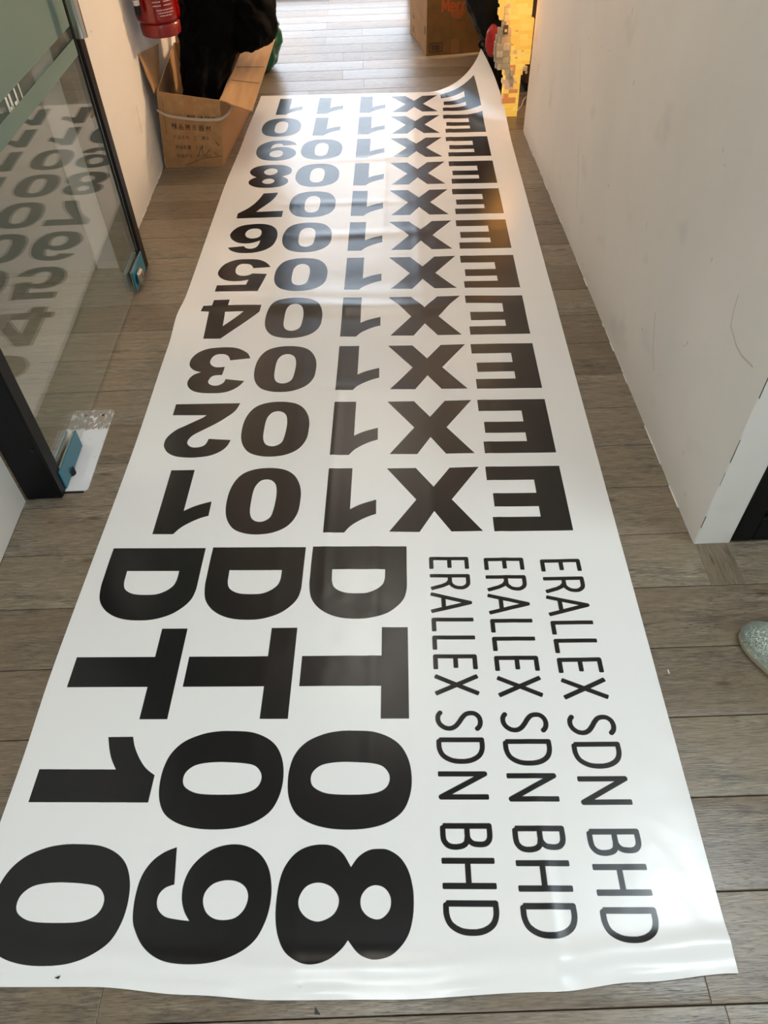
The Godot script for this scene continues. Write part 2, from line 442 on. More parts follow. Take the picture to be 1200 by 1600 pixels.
# ------------------------------------------------------------------ scene
func _ready() -> void:
	rng.seed = 4711
	# --- camera: 1.5 m up, pitched 47.6 degrees down, slightly rolled
	var cam := Camera3D.new()
	cam.name = "camera"
	cam.fov = 70.04
	cam.near = 0.05
	cam.far = 60.0
	cam.transform = Transform3D(Basis(Vector3(0.999224, -0.024818, 0.030583), Vector3(0.039318, 0.674166, -0.737532), Vector3(-0.002314, 0.738163, 0.674619)).orthonormalized(), Vector3(0, 1.5, 0))
	add_child(cam)
	cam.current = true
	# --- sky seen through the glazed end of the corridor
	var env := Environment.new()
	env.background_mode = Environment.BG_SKY
	var sky := Sky.new()
	var psm := ProceduralSkyMaterial.new()
	psm.sky_top_color = Color(0.80, 0.87, 0.95)
	psm.sky_horizon_color = Color(0.95, 0.96, 0.97)
	psm.ground_horizon_color = Color(0.75, 0.74, 0.72)
	psm.ground_bottom_color = Color(0.55, 0.53, 0.50)
	psm.sky_energy_multiplier = SKY_ENERGY
	psm.ground_energy_multiplier = SKY_ENERGY
	sky.sky_material = psm
	env.sky = sky
	env.ambient_light_source = Environment.AMBIENT_SOURCE_DISABLED
	env.tonemap_mode = Environment.TONE_MAPPER_LINEAR
	env.tonemap_exposure = EXPOSURE
	env.sdfgi_enabled = true
	env.ssao_enabled = true
	env.ssil_enabled = true
	var we := WorldEnvironment.new()
	we.name = "world_environment"
	we.environment = env
	add_child(we)
	# --- ceiling panels (position, size across and along, energy, colour)
	for p in PANELS:
		ceiling_light(p[0], p[1], p[2], p[3], p[4])
	materials()
	build_shell()
	build_floor()
	build_door()
	build_sheet()
	build_open_box()
	build_carton()
	build_lamp()
	build_bags()
	build_extinguisher()
	build_wall_lamp()
	build_slipper()
	build_bits()


const EXPOSURE := 1.55
const SKY_ENERGY := 1.8
const CEIL := 2.65
const PANELS := [
	[Vector3(1.45, CEIL, -0.85), Vector2(0.6, 0.6), 1.5, Color(0.92, 0.975, 1.0), "square white ceiling light panel in the side room by the black door"],
	[Vector3(0.3, CEIL, 2.0), Vector2(0.6, 0.6), 3.6, Color(0.93, 0.98, 1.0), "square white ceiling light panel at the blank near wall"],
	[Vector3(-0.1, CEIL, -0.12), Vector2(0.6, 0.6), 0.6, Color(0.97, 0.99, 1.0), "square white ceiling light panel over the near edge of the vinyl sheet"],
	[Vector3(1.5, CEIL, -5.2), Vector2(0.6, 0.6), 0.4, Color(1.0, 0.86, 0.72), "square white ceiling light panel over the recess with the brown cabinet"],
	[Vector3(-0.05, CEIL, -2.6), Vector2(0.6, 1.2), 0.30, Color(1.0, 0.97, 0.92), "long white ceiling light panel over the middle of the vinyl sheet"],
	[Vector3(-0.05, CEIL, -4.5), Vector2(0.6, 1.2), 0.20, Color(1.0, 0.97, 0.92), "long white ceiling light panel over the far end of the vinyl sheet"],
	[Vector3(-2.1, CEIL, -1.5), Vector2(0.6, 0.6), 0.7, Color(0.97, 1.0, 0.97), "square white ceiling light panel in the room behind the glass door"],
]


func ceiling_light(at: Vector3, size: Vector2, energy: float, c: Color, label: String) -> void:
	var t := thing("ceiling_light", label, "ceiling light", at - Vector3(0, 0.03, 0))
	var hx := size.x / 2
	var hz := size.y / 2
	var st := begin()
	for s in [-1.0, 1.0]:
		add_box(st, Vector3(minf(s * hx, s * (hx + 0.02)), 0, -hz - 0.02), Vector3(maxf(s * hx, s * (hx + 0.02)), 0.03, hz + 0.02), 0.003)
		add_box(st, Vector3(-hx, 0, minf(s * hz, s * (hz + 0.02))), Vector3(hx, 0.03, maxf(s * hz, s * (hz + 0.02))), 0.003)
	obj("frame", st.commit(), mat(Color(0.85, 0.85, 0.85), 0.5), t)
	var glow := mat(Color(0.9, 0.9, 0.9), 0.6)
	glow.emission_enabled = true
	glow.emission = c
	glow.emission_energy_multiplier = minf(1.5, energy * 3.0)
	obj("diffuser", box_mesh(Vector3(-hx, 0.006, -hz), Vector3(hx, 0.02, hz)), glow, t)
	var l := AreaLight3D.new()
	l.name = "panel_light"
	l.area_size = size
	l.light_energy = energy
	l.light_color = c
	l.shadow_enabled = true
	l.rotation.x = -PI / 2
	t.add_child(l)


# ------------------------------------------------------------------ materials
func wood_images(seed_: int, w: int, h: int) -> Array:
	var broad := noise(seed_, 1.0, 4)
	var fine := noise(seed_ + 1, 1.0, 2)
	var pore := noise(seed_ + 2, 1.0, 2)
	var r := RandomNumberGenerator.new()
	r.seed = seed_
	var knots := []
	for k in 5:
		knots.append([r.randf(), (r.randf() * 0.7 + 0.15 + (k % 2)) * 0.5, r.randf_range(0.5, 1.1)])
	var col := Image.create_empty(w, h, false, Image.FORMAT_RGB8)
	var hgt := Image.create_empty(w, h, false, Image.FORMAT_L8)
	for y in h:
		var v := float(y) / h
		for x in w:
			var u := float(x) / w
			var vy := v * 0.36
			var dark := 0.0
			for k in knots:
				var du: float = (fposmod(u - k[0] + 0.5, 1.0) - 0.5) * 1.6
				var dv: float = (v - k[1]) * 0.36
				if absf(du) < 0.16 and absf(dv) < 0.06:
					var q: float = du * du / (0.0016 * k[2]) + dv * dv / (0.00012 * k[2])
					vy += signf(dv) * 0.008 * k[2] * exp(-q * 0.5)
					dark += exp(-(du * du / (0.00035 * k[2]) + dv * dv / (0.00004 * k[2]))) * 0.8
			var ca := cos(u * TAU)
			var sa := sin(u * TAU)
			var b := broad.get_noise_3d(ca * 0.9, sa * 0.9, vy * 42.0)
			var f := fine.get_noise_3d(ca * 5.0 + 7.0, sa * 5.0, vy * 310.0)
			var p := pore.get_noise_3d(ca * 10.0, sa * 10.0 + 5.0, vy * 450.0)
			var streak := smoothstep(0.25, 0.6, p)
			var val := 0.52 + b * 0.26 + f * 0.46 - streak * 0.42 - dark * 0.35
			val = clampf(val, 0.0, 1.0)
			var c := Color(0.285, 0.250, 0.208).lerp(Color(0.655, 0.605, 0.530), val)
			c = c.lerp(Color(0.52, 0.455, 0.370), clampf(0.35 + broad.get_noise_3d(ca * 1.5, sa * 1.5 + 9.0, vy * 9.0) * 0.9, 0.0, 0.5))
			c = c.lerp(Color(0.28, 0.2, 0.14), clampf(dark * 0.6, 0.0, 1.0))
			col.set_pixel(x, y, c)
			hgt.set_pixel(x, y, Color.WHITE * clampf(0.6 + f * 0.25 - streak * 0.4, 0.0, 1.0))
	return [ImageTexture.create_from_image(col), ImageTexture.create_from_image(hgt)]


func wall_paint(seed_: int, marks: Array, wide: float, high: float) -> ImageTexture:
	# near-white emulsion with grey scuffs, hairline cracks and specks where the photograph has them
	var w := 2048
	var h := 1024
	var big := noise(seed_, 0.003, 4)
	var scuff := noise(seed_ + 1, 0.006, 3)
	var img := Image.create_empty(w, h, false, Image.FORMAT_RGB8)
	for y in h:
		for x in w:
			var v := 0.965 + big.get_noise_2d(x, y) * 0.03 - smoothstep(0.35, 0.8, scuff.get_noise_2d(x * 0.9 + y * 0.3, y * 1.6)) * 0.05
			img.set_pixel(x, y, Color(v, v, v * 0.995))
	var r := RandomNumberGenerator.new()
	r.seed = seed_
	for k in 46:
		var p := Vector2(r.randf() * w, h * (1.0 - r.randf() * 0.4))
		bar(img, p, p + Vector2(r.randf_range(-4, 4), r.randf_range(-5, 5)), r.randf_range(0.4, 0.8), true, true, Color(0.76, 0.73, 0.70))
	for line in marks:
		for k in line.size() - 1:
			var a := Vector2(line[k].x / wide * w, (1.0 - line[k].y / high) * h)
			var b := Vector2(line[k + 1].x / wide * w, (1.0 - line[k + 1].y / high) * h)
			bar(img, a, b, 0.5, true, true, Color(0.72, 0.69, 0.65))
	return ImageTexture.create_from_image(img)


func materials() -> void:
	for k in 2:
		var im := wood_images(31 + k * 17, 1024, 512)
		for v in 3:
			var m := mat([Color(1, 1, 1), Color(0.90, 0.885, 0.865), Color(0.985, 0.99, 0.975)][v], [0.34, 0.30, 0.38][v])
			m.albedo_texture = im[0]
			m.heightmap_enabled = true
			m.heightmap_texture = im[1]
			m.heightmap_scale = 0.035
			M["wood%d" % (k * 3 + v)] = m
	M.white = bump(mat(Color(0.86, 0.85, 0.83), 0.75), noise(5, 0.05, 4), 256, Vector3(3, 3, 3), 0.03)
	M.ceiling = mat(Color(0.74, 0.74, 0.73), 0.9)
	M.subfloor = mat(Color(0.12, 0.10, 0.09), 0.9)
	M.black_metal = mat(Color(0.030, 0.034, 0.048), 0.42, 0.0, 0.35)
	M.steel = mat(Color(0.78, 0.78, 0.77), 0.22, 1.0)
	M.chrome = mat(Color(0.86, 0.86, 0.85), 0.07, 1.0)
	M.teal = mat(Color(0.10, 0.42, 0.50), 0.30)
	M.rubber = mat(Color(0.03, 0.03, 0.03), 0.7)
	M.glass = mat(Color(0.78, 0.90, 0.84, 0.05), 0.0)
	M.glass.transparency = BaseMaterial3D.TRANSPARENCY_ALPHA
	M.card = bump(mat(Color(0.66, 0.50, 0.33), 0.82), noise(9, 0.04, 3), 256, Vector3(4, 4, 4), 0.05)
	M.card_inside = bump(mat(Color(0.70, 0.55, 0.38), 0.85), noise(9, 0.04, 3), 256, Vector3(4, 4, 4), 0.05)
	M.tape = mat(Color(0.52, 0.36, 0.20), 0.35)
	M.black_cloth = bump(mat(Color(0.012, 0.010, 0.011), 0.85, 0.0, 0.2), noise(13, 0.08, 3), 256, Vector3(6, 6, 6), 0.08)
	M.black_plastic = bump(mat(Color(0.012, 0.012, 0.014), 0.42, 0.0, 0.3), noise(15, 0.03, 4), 256, Vector3(3, 3, 3), 0.3)
	M.green_plastic = bump(mat(Color(0.02, 0.30, 0.20), 0.3), noise(17, 0.03, 4), 256, Vector3(3, 3, 3), 0.4)


# ------------------------------------------------------------------ the shell of the room
func slabs(called: String, boxes: Array, m: Material) -> MeshInstance3D:
	var st := begin()
	for b in boxes:
		var lo: Vector3 = b[0]
		if lo.y == 0.0:
			lo.y = -0.0035
		add_box(st, lo, b[1], 0.003)
	var o := obj(called, st.commit(), m)
	o.set_meta("kind", "structure")
	return o


func build_shell() -> void:
	# left wall: two runs and the lintel over the glass door; faces the corridor at x = -1.02
	var pl := mat(Color(0.915, 0.90, 0.875), 0.72)
	pl.albedo_texture = wall_paint(61, [[Vector2(4.15, 0.35), Vector2(4.16, 0.3), Vector2(4.17, 0.24)], [Vector2(4.12, 0.12), Vector2(4.14, 0.08)]], 10.7, CEIL)
	pl.uv1_scale = Vector3(1.0 / 10.7, 1.0 / CEIL, 1)
	pl.uv1_offset = Vector3(7.7 / 10.7, 1, 0)
	slabs("wall_left", [
		[Vector3(-1.12, 0, -1.47), Vector3(-1.02, CEIL, 3.0)],
		[Vector3(-1.12, 0, -7.0), Vector3(-1.02, CEIL, -2.775)],
		[Vector3(-1.12, 2.2, -2.775), Vector3(-1.02, CEIL, -1.47)]], pl)
	# right wall: its corridor face at x = 0.817, ends at both corners
	var marks := [
		[Vector2(2.60, 0.60), Vector2(2.605, 0.56), Vector2(2.617, 0.529), Vector2(2.665, 0.512), Vector2(2.70, 0.509), Vector2(2.76, 0.52)],
		[Vector2(2.20, 0.30), Vector2(2.25, 0.22), Vector2(2.30, 0.17)], [Vector2(1.1, 0.35), Vector2(1.2, 0.2), Vector2(1.22, 0.16)],
		[Vector2(0.9, 0.62), Vector2(1.0, 0.5)], [Vector2(2.5, 0.9), Vector2(2.6, 0.82)]]
	var pr := mat(Color(0.915, 0.90, 0.875), 0.72)
	pr.albedo_texture = wall_paint(83, marks, 4.0, CEIL)
	pr.uv1_scale = Vector3(1.0 / 4.0, 1.0 / CEIL, 1)
	pr.uv1_offset = Vector3(4.04 / 4.0, 1, 0)
	var wr := slabs("wall_right", [[Vector3(0.817, 0, -4.04), Vector3(0.913, CEIL, -1.213)]], pr)
	# ragged plaster along the foot of the right and left walls
	for side in [0, 1]:
		var st := begin()
		var z := -4.0 if side == 0 else -3.72
		var zend := -1.3 if side == 0 else -2.8
		while z < zend:
			var l := rng.randf_range(0.015, 0.09)
			var d := rng.randf_range(0.0008, 0.0042)
			var hh := rng.randf_range(0.0015, 0.0035)
			var x := 0.817 if side == 0 else -1.02
			var s := -1.0 if side == 0 else 1.0
			var a := Vector3(x - s * 0.001, 0.0006, z)
			var b := Vector3(x + s * d, hh, z + l)
			add_box(st, a.min(b), a.max(b), 0.001)
			z += l + (rng.randf_range(0.0, 0.03) if rng.randf() < 0.7 else rng.randf_range(0.05, 0.2))
		var o := obj("plaster_bead", st.commit(), mat(Color(0.84, 0.82, 0.78), 0.8), wr if side == 0 else get_node("wall_left"))
		tag(o, "ragged white plaster left along the foot of the wall")
	# cracked paint line at the free corner of the right wall
	var sc := begin()
	var y := 0.0
	while y < 0.75:
		var l := rng.randf_range(0.006, 0.05)
		if rng.randf() < 0.45:
			add_box(sc, Vector3(0.8166, y, -1.2135), Vector3(0.8166 + rng.randf_range(0.0004, 0.0016), y + l, -1.2124), 0.0001)
		y += l
	obj("chipped_edge", sc.commit(), mat(Color(0.12, 0.12, 0.12), 0.8), wr)
	# dark panelled door that carries on from the right wall
	var d := thing("door_2", "black panelled door beside the free end of the right wall", "door", Vector3(0.913, 0, -1.213), 0.0, "", "structure")
	obj("leaf", box_mesh(Vector3(0.001, 0.004, -0.045), Vector3(0.86, 2.1, -0.012), 0.002), M.black_metal, d)
	var fr := begin()
	add_box(fr, Vector3(0.001, 0.004, -0.012), Vector3(0.055, 2.1, 0.0), 0.003)
	add_box(fr, Vector3(0.80, 0.004, -0.012), Vector3(0.86, 2.1, 0.0), 0.003)
	add_box(fr, Vector3(0.055, 0.004, -0.012), Vector3(0.80, 0.09, 0.0), 0.003)
	add_box(fr, Vector3(0.055, 1.0, -0.012), Vector3(0.80, 1.1, 0.0), 0.003)
	add_box(fr, Vector3(0.055, 2.0, -0.012), Vector3(0.80, 2.1, 0.0), 0.003)
	obj("rail_frame", fr.commit(), M.black_metal, d)
	obj("handle", tube([Vector3(0.76, 1.05, 0), Vector3(0.76, 1.05, 0.05), Vector3(0.65, 1.05, 0.05)], 0.009), M.steel, d)
	# rest of the shell
	slabs("wall_side", [[Vector3(0.913, 2.1, -1.30), Vector3(1.773, CEIL, -1.213)], [Vector3(1.773, 0, -1.30), Vector3(3.3, CEIL, -1.213)], [Vector3(0.913, 0, -1.30), Vector3(1.773, 2.1, -1.262)]], M.white)
	slabs("wall_east", [[Vector3(3.2, 0, -1.213), Vector3(3.3, CEIL, 3.0)]], M.white)
	slabs("wall_near", [[Vector3(-1.12, 0, 3.0), Vector3(3.3, CEIL, 3.1)]], M.white)
	slabs("wall_recess", [[Vector3(2.2, 0, -7.0), Vector3(2.3, CEIL, -4.04)], [Vector3(0.913, 0, -4.04), Vector3(2.3, CEIL, -3.94)]], M.white)
	slabs("ceiling", [[Vector3(-3.2, CEIL, -7.1), Vector3(3.3, CEIL + 0.1, 3.1)]], M.ceiling)
	# glazed end of the corridor
	var x0 := -0.98
	var x1 := 0.40
	var top := 2.6
	slabs("wall_end", [[Vector3(-1.12, 0, -7.0), Vector3(x0, CEIL, -6.88)], [Vector3(x1, 0, -7.0), Vector3(2.3, CEIL, -6.88)], [Vector3(x0, top, -7.0), Vector3(x1, CEIL, -6.88)]], bump(mat(Color(0.45, 0.40, 0.36), 0.75), noise(6, 0.05, 4), 256, Vector3(3, 3, 3), 0.03))
	var w := thing("window_1", "tall glazed entrance at the bright far end of the corridor", "window", Vector3(0, 0, -6.94), 0.0, "", "structure")
	var wf := begin()
	for x in [x0 + 0.02, x1 - 0.02]:
		add_box(wf, Vector3(x - 0.02, 0.0, -0.03), Vector3(x + 0.02, top, 0.03), 0.003)
	add_box(wf, Vector3(x0 + 0.04, top - 0.04, -0.03), Vector3(x1 - 0.04, top, 0.03), 0.003)
	add_box(wf, Vector3(x0 + 0.04, 0.0, -0.03), Vector3(x1 - 0.04, 0.04, 0.03), 0.003)
	obj("window_frame", wf.commit(), M.black_metal, w)
	obj("pane", box_mesh(Vector3(x0 + 0.04, 0.04, -0.004), Vector3(x1 - 0.04, top - 0.04, 0.004)), M.glass, w)
	# room behind the glass door
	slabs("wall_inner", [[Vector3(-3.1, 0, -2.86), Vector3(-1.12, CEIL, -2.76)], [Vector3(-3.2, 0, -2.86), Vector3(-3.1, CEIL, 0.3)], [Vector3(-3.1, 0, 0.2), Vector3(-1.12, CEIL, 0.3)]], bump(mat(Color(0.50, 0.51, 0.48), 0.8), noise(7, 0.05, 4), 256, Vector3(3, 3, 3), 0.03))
	# brown cabinet standing in the recess behind the lamp
	var cb := thing("brown_cabinet", "dark brown low cabinet in the recess behind the glowing lamp", "cabinet", Vector3(0.90, 0, -4.60))
	var brown := mat(Color(0.24, 0.17, 0.14), 0.5)
	obj("carcass", box_mesh(Vector3(0.0, 0.05, -0.75), Vector3(1.0, 0.95, 0.0), 0.003), brown, cb)
	obj("plinth", box_mesh(Vector3(0.02, 0.0, -0.73), Vector3(0.98, 0.05, -0.02), 0.002), M.rubber, cb)
	for k in 2:
		var dr := obj("door", box_mesh(Vector3(0.003 + k * 0.5, 0.055, 0.0005), Vector3(0.497 + k * 0.5, 0.945, 0.018), 0.002), brown, cb)
		obj("knob", lathe([[0.0, 0.0], [0.008, 0.0], [0.006, 0.012], [0.013, 0.018], [0.013, 0.024], [0.0, 0.026]], 14), M.steel, dr, Vector3(0.45 + k * 0.1, 0.55, 0.018), Vector3(PI / 2, 0, 0))


# ------------------------------------------------------------------ plank floor
func plank_mesh(len: float, wide: float, r: RandomNumberGenerator) -> ArrayMesh:
	# a board with eased edges and a faint crown across its width; x along the board, z from 0 to -wide
	var prof := [[0.0, -0.0030], [0.0, -0.0012], [0.0016, -0.0003], [wide * 0.12, 0.0002], [wide * 0.5, 0.0006 + r.randf_range(-0.0002, 0.0002)], [wide * 0.88, 0.0002], [wide - 0.0016, -0.0003], [wide, -0.0012], [wide, -0.0030]]
	var ends := [[0.0, -0.0015], [0.0015, 0.0], [len - 0.0015, 0.0], [len, -0.0015]]
	var rows := []
	var uvs := []
	var off := Vector2(r.randf(), 0.5 * r.randi_range(0, 1))
	for e in ends:
		var row := []
		var tr := []
		for p in prof:
			row.append(Vector3(e[0], p[1] + e[1], -p[0]))
			tr.append(Vector2(off.x + e[0] / 1.6, off.y + 0.01 + p[0] / wide * 0.48))
		rows.append(row)
		uvs.append(tr)
	return grid_mesh(rows, false, uvs, true)


func build_floor() -> void:
	var fl := thing("floor", "taupe wood-grain plank floor laid across the corridor", "floor", Vector3.ZERO, 0.0, "", "structure")
	obj("subfloor", box_mesh(Vector3(-3.2, -0.12, -7.1), Vector3(3.3, -0.004, 3.1)), M.subfloor, fl)
	var r := RandomNumberGenerator.new()
	r.seed = 99
	var pitch := 0.1753
	for k in range(-7, 39):
		var z := -0.2025 - pitch * k
		var xa := -1.02
		var xb := 0.86
		if z - pitch < -1.213:
			xb = 0.83
		if z < -3.9:
			xb = 2.2
		if z > -1.25:
			xb = 2.35
		if z < -1.35 and z > -2.8:
			xa = -2.2
		var joints := []
		var first := -0.01 if posmod(k, 2) == 0 else (-0.26 if z < -5.4 else -0.138)
		if k == 0:
			joints = [-1.744, -0.524, 0.53, 1.75]
		else:
			if k == -1:
				first = 0.55
			elif z > -4.6 and k > 0:
				first += r.randf_range(-0.2, 0.25)
			for q in range(-3, 4):
				joints.append(first + q * 1.22)
		var cuts := [xa]
		for j in joints:
			if j > xa + 0.12 and j < xb - 0.12:
				cuts.append(j)
		cuts.append(xb)
		for q in cuts.size() - 1:
			var len: float = cuts[q + 1] - cuts[q] - 0.0006
			var p := obj("plank", plank_mesh(len, pitch - 0.0022, r), M["wood%d" % r.randi_range(0, 5)], fl)
			p.rotation.y = -0.0052
			p.position = Vector3(cuts[q], r.randf_range(-0.0002, 0.0001) - 0.0006, z + 0.0052 * (cuts[q] - 1.0))
	# a short offcut let in across the others at the foot of the right wall
	var pm := plank_mesh(0.135, 0.086, r)
	var patch := obj("plank", pm, M.wood1, fl, Vector3(0.820, 0.0016, -1.076), Vector3(0, PI / 2, 0))
	patch.position = Vector3(0.906, 0.0016, -1.077)
	tag(patch, "short darker plank offcut with its grain turned across")


# ------------------------------------------------------------------ glass door on the left
func build_door() -> void:
	var d := thing("door_1", "glass door with frosted film and blue patch fittings on the left wall", "door", Vector3(-0.925, 0, -1.5), 0.0, "", "structure")
	# posts of the frame, proud of the wall
	for z in [0.0, -1.262]:
		var st := begin()
		add_box(st, Vector3(-0.094, 0, z - 0.028), Vector3(0.012, 2.3, z + 0.030), 0.006)
		add_box(st, Vector3(-0.05, 0, z + (-0.036 if z == 0.0 else 0.030)), Vector3(-0.028, 2.3, z + (-0.028 if z == 0.0 else 0.036)), 0.001)
		var po := obj("frame_post", st.commit(), M.black_metal, d)
		if z == 0.0:
			obj("screw_cap", lathe([[0.0, 0.0], [0.005, 0.0], [0.005, 0.003], [0.0, 0.004]], 12), M.rubber, po, Vector3(-0.006, 0.19, 0.030), Vector3(PI / 2, 0, 0))
	obj("frame_head", box_mesh(Vector3(-0.094, 2.2, -1.262), Vector3(0.012, 2.3, -0.028), 0.004), M.black_metal, d)
	var za := -0.036
	var zb := -1.205
	obj("glass_pane", box_mesh(Vector3(-0.0032, 0.012, zb), Vector3(0.0032, 2.19, za), 0.0004), M.glass, d)
	var edge := mat(Color(0.03, 0.05, 0.06), 0.25)
	obj("edge_seal", box_mesh(Vector3(-0.006, 0.10, zb - 0.014), Vector3(0.008, 2.19, zb - 0.0005), 0.002), edge, d)
	var film := mat(Color(0.44, 0.53, 0.49, 0.88), 0.75)
	film.transparency = BaseMaterial3D.TRANSPARENCY_ALPHA
	var fm := begin()
	add_box(fm, Vector3(0.0062, 0.862, zb + 0.01), Vector3(0.0066, 2.0, za - 0.01))
	obj("frosted_film", fm.commit(), film, d)
	obj("frosted_film", box_mesh(Vector3(0.0062, 0.781, zb + 0.01), Vector3(0.0066, 0.827, za - 0.01)), film, d)
	# white cut letters standing in the clear stripe
	var white := mat(Color(0.85, 0.87, 0.84), 0.6)
	for q in [[-0.668, 0.006, 0.0], [-0.632, 0.010, 0.006], [-0.59, 0.012, 0.01], [-0.565, 0.012, -0.004]]:
		var st := begin()
		add_box(st, Vector3(0.0062, 0.8275, q[0] - q[1] / 2), Vector3(0.0067, 0.8615, q[0] + q[1] / 2), 0.0)
		if q[2] > 0.005:
			add_box(st, Vector3(0.0062, 0.8275, q[0]), Vector3(0.0067, 0.8355, q[0] + 0.024), 0.0)
		obj("film_letter", st.commit(), white, d)
	# bottom patch fittings, still in their blue protective film
	var hp := Node3D.new()
	hp.name = "hinge_patch"
	d.add_child(hp, true)
	obj("cover_plate", box_mesh(Vector3(0.0115, 0.008, -0.188), Vector3(0.0165, 0.072, -0.004), 0.0015), M.teal, hp)
	obj("cover_plate", box_mesh(Vector3(-0.0165, 0.008, -0.188), Vector3(-0.0115, 0.072, -0.004), 0.0015), M.teal, hp)
	obj("clamp", box_mesh(Vector3(0.0062, 0.008, -0.186), Vector3(0.0113, 0.0705, -0.006), 0.001), M.steel, hp)
	obj("clamp", box_mesh(Vector3(-0.0113, 0.008, -0.186), Vector3(-0.0062, 0.0705, -0.006), 0.001), M.steel, hp)
	obj("spindle", lathe([[0.013, 0.0], [0.013, 0.02], [0.0, 0.02]], 16), M.rubber, hp, Vector3(0.012, 0.002, -0.07))
	var lp := Node3D.new()
	lp.name = "lock_patch"
	d.add_child(lp, true)
	obj("cover_plate", box_mesh(Vector3(0.0115, 0.016, -1.225), Vector3(0.0165, 0.096, -1.055), 0.0015), M.teal, lp)
	obj("cover_plate", box_mesh(Vector3(-0.0165, 0.016, -1.225), Vector3(-0.0115, 0.096, -1.055), 0.0015), M.teal, lp)
	obj("clamp", box_mesh(Vector3(0.0062, 0.016, -1.223), Vector3(0.0113, 0.094, -1.057), 0.001), M.steel, lp)
	obj("clamp", box_mesh(Vector3(-0.0113, 0.016, -1.223), Vector3(-0.0062, 0.094, -1.057), 0.001), M.steel, lp)
	var boss := obj("lock_cylinder", box_mesh(Vector3(0.017, 0.028, -1.135), Vector3(0.034, 0.076, -1.082), 0.006), M.chrome, lp)
	obj("keyhole", box_mesh(Vector3(0.0341, 0.042, -1.112), Vector3(0.0346, 0.060, -1.106), 0.0002), M.rubber, boss)
	# long chrome pull bars on both sides
	for s in [1.0, -1.0]:
		var hb := obj("pull_handle", tube([Vector3(s * 0.055, 0.845, -1.135), Vector3(s * 0.055, 1.2, -1.135), Vector3(s * 0.055, 1.75, -1.135)], 0.018, 24), M.chrome, d)
		for y in [0.98, 1.62]:
			obj("standoff", tube([Vector3(s * 0.0063, y, -1.135), Vector3(s * 0.04, y, -1.135)], 0.009, 14), M.chrome, hb)
	# cover plate of the floor spring, worn and dirty at its far end
	var img := Image.create_empty(256, 512, false, Image.FORMAT_RGB8)
	var n1 := noise(21, 0.02, 4)
	var n2 := noise(22, 0.09, 3)
	for y in 512:
		for x in 256:
			var dirt := smoothstep(0.05, 0.5, n1.get_noise_2d(x, y) + (0.55 if y < 130 + 18.0 * n2.get_noise_2d(x, 3.0) else -0.48)) * (0.45 + 0.55 * absf(n2.get_noise_2d(x, y)) * 2.0)
			img.set_pixel(x, y, Color(0.90, 0.90, 0.90).lerp(Color(0.47, 0.42, 0.35), clampf(dirt, 0.0, 0.8)))
	for k in 26:
		var p := Vector2(rng.randf() * 256, rng.randf() * 512)
		bar(img, p, p + Vector2(rng.randf_range(-22, 22), rng.randf_range(-9, 9)), 0.8, true, true, Color(0.72, 0.68, 0.62))
	var pm := mat(Color(0.95, 0.95, 0.96), 0.35)
	pm.albedo_texture = ImageTexture.create_from_image(img)
	var fp := thing("floor_spring_cover", "worn white metal cover plate set in the floor under the glass door", "plate", Vector3(-0.915, 0, -1.68))
	var st := begin()
	var ring := []
	for q in [[-1, -1, PI], [1, -1, PI * 1.5], [1, 1, 0.0], [-1, 1, PI * 0.5]]:
		for k in 5:
			var a: float = PI / 2 * k / 4.0 + q[2]
			ring.append(Vector2(q[0] * 0.0535 + cos(a) * 0.012, q[1] * 0.170 + sin(a) * 0.012))
	var topface := []
	var uvs := []
	for p in ring:
		topface.append(Vector3(p.x, 0.004, p.y))
		uvs.append(Vector2(p.x / 0.131 + 0.5, p.y / 0.364 + 0.5))
	poly(st, topface, Vector3.UP, uvs)
	for k in ring.size():
		var a: Vector2 = ring[k]
		var b: Vector2 = ring[(k + 1) % ring.size()]
		poly(st, [Vector3(a.x, 0.004, a.y), Vector3(b.x, 0.004, b.y), Vector3(b.x, 0.0003, b.y), Vector3(a.x, 0.0003, a.y)], Vector3(a.x, 0, a.y), [Vector2(0.5, 0.7), Vector2(0.5, 0.7), Vector2(0.5, 0.7), Vector2(0.5, 0.7)])
	obj("plate", st.commit(), pm, fp)
	for x in [-0.022, 0.034]:
		obj("screw", lathe([[0.0055, 0.0], [0.0055, 0.0012], [0.002, 0.0016], [0.0, 0.001]], 12), mat(Color(0.35, 0.32, 0.28), 0.45, 0.8), fp, Vector3(x, 0.0038, -0.155))
	obj("dark_gap", box_mesh(Vector3(-0.02, 0.0003, 0.183), Vector3(0.055, 0.0035, 0.188), 0.0005), M.rubber, fp)


# ------------------------------------------------------------------ the printed vinyl sheet
var wr1: FastNoiseLite
var wr2: FastNoiseLite
const NEAR_EDGE := [[0.0, 0.024], [0.1, 0.026], [0.27, 0.027], [0.44, 0.016], [0.59, 0.009], [0.78, 0.011], [1.07, 0.024], [1.22, 0.039], [1.395, 0.053]]
const LEFT_EDGE := [[0.0, -0.004], [0.42, -0.003], [0.65, -0.008], [1.43, 0.0], [1.95, -0.006], [2.14, -0.012], [2.3, -0.006], [3.2, -0.009], [3.8, 0.004], [4.46, 0.016]]


func table(t: Array, x: float) -> float:
	for k in t.size() - 1:
		if x <= t[k + 1][0]:
			return lerpf(t[k][1], t[k + 1][1], smoothstep(0.0, 1.0, clampf((x - t[k][0]) / (t[k + 1][0] - t[k][0]), 0.0, 1.0)))
	return t[-1][1]


func bell(x: float, w: float) -> float:
	return exp(-x * x / (w * w))


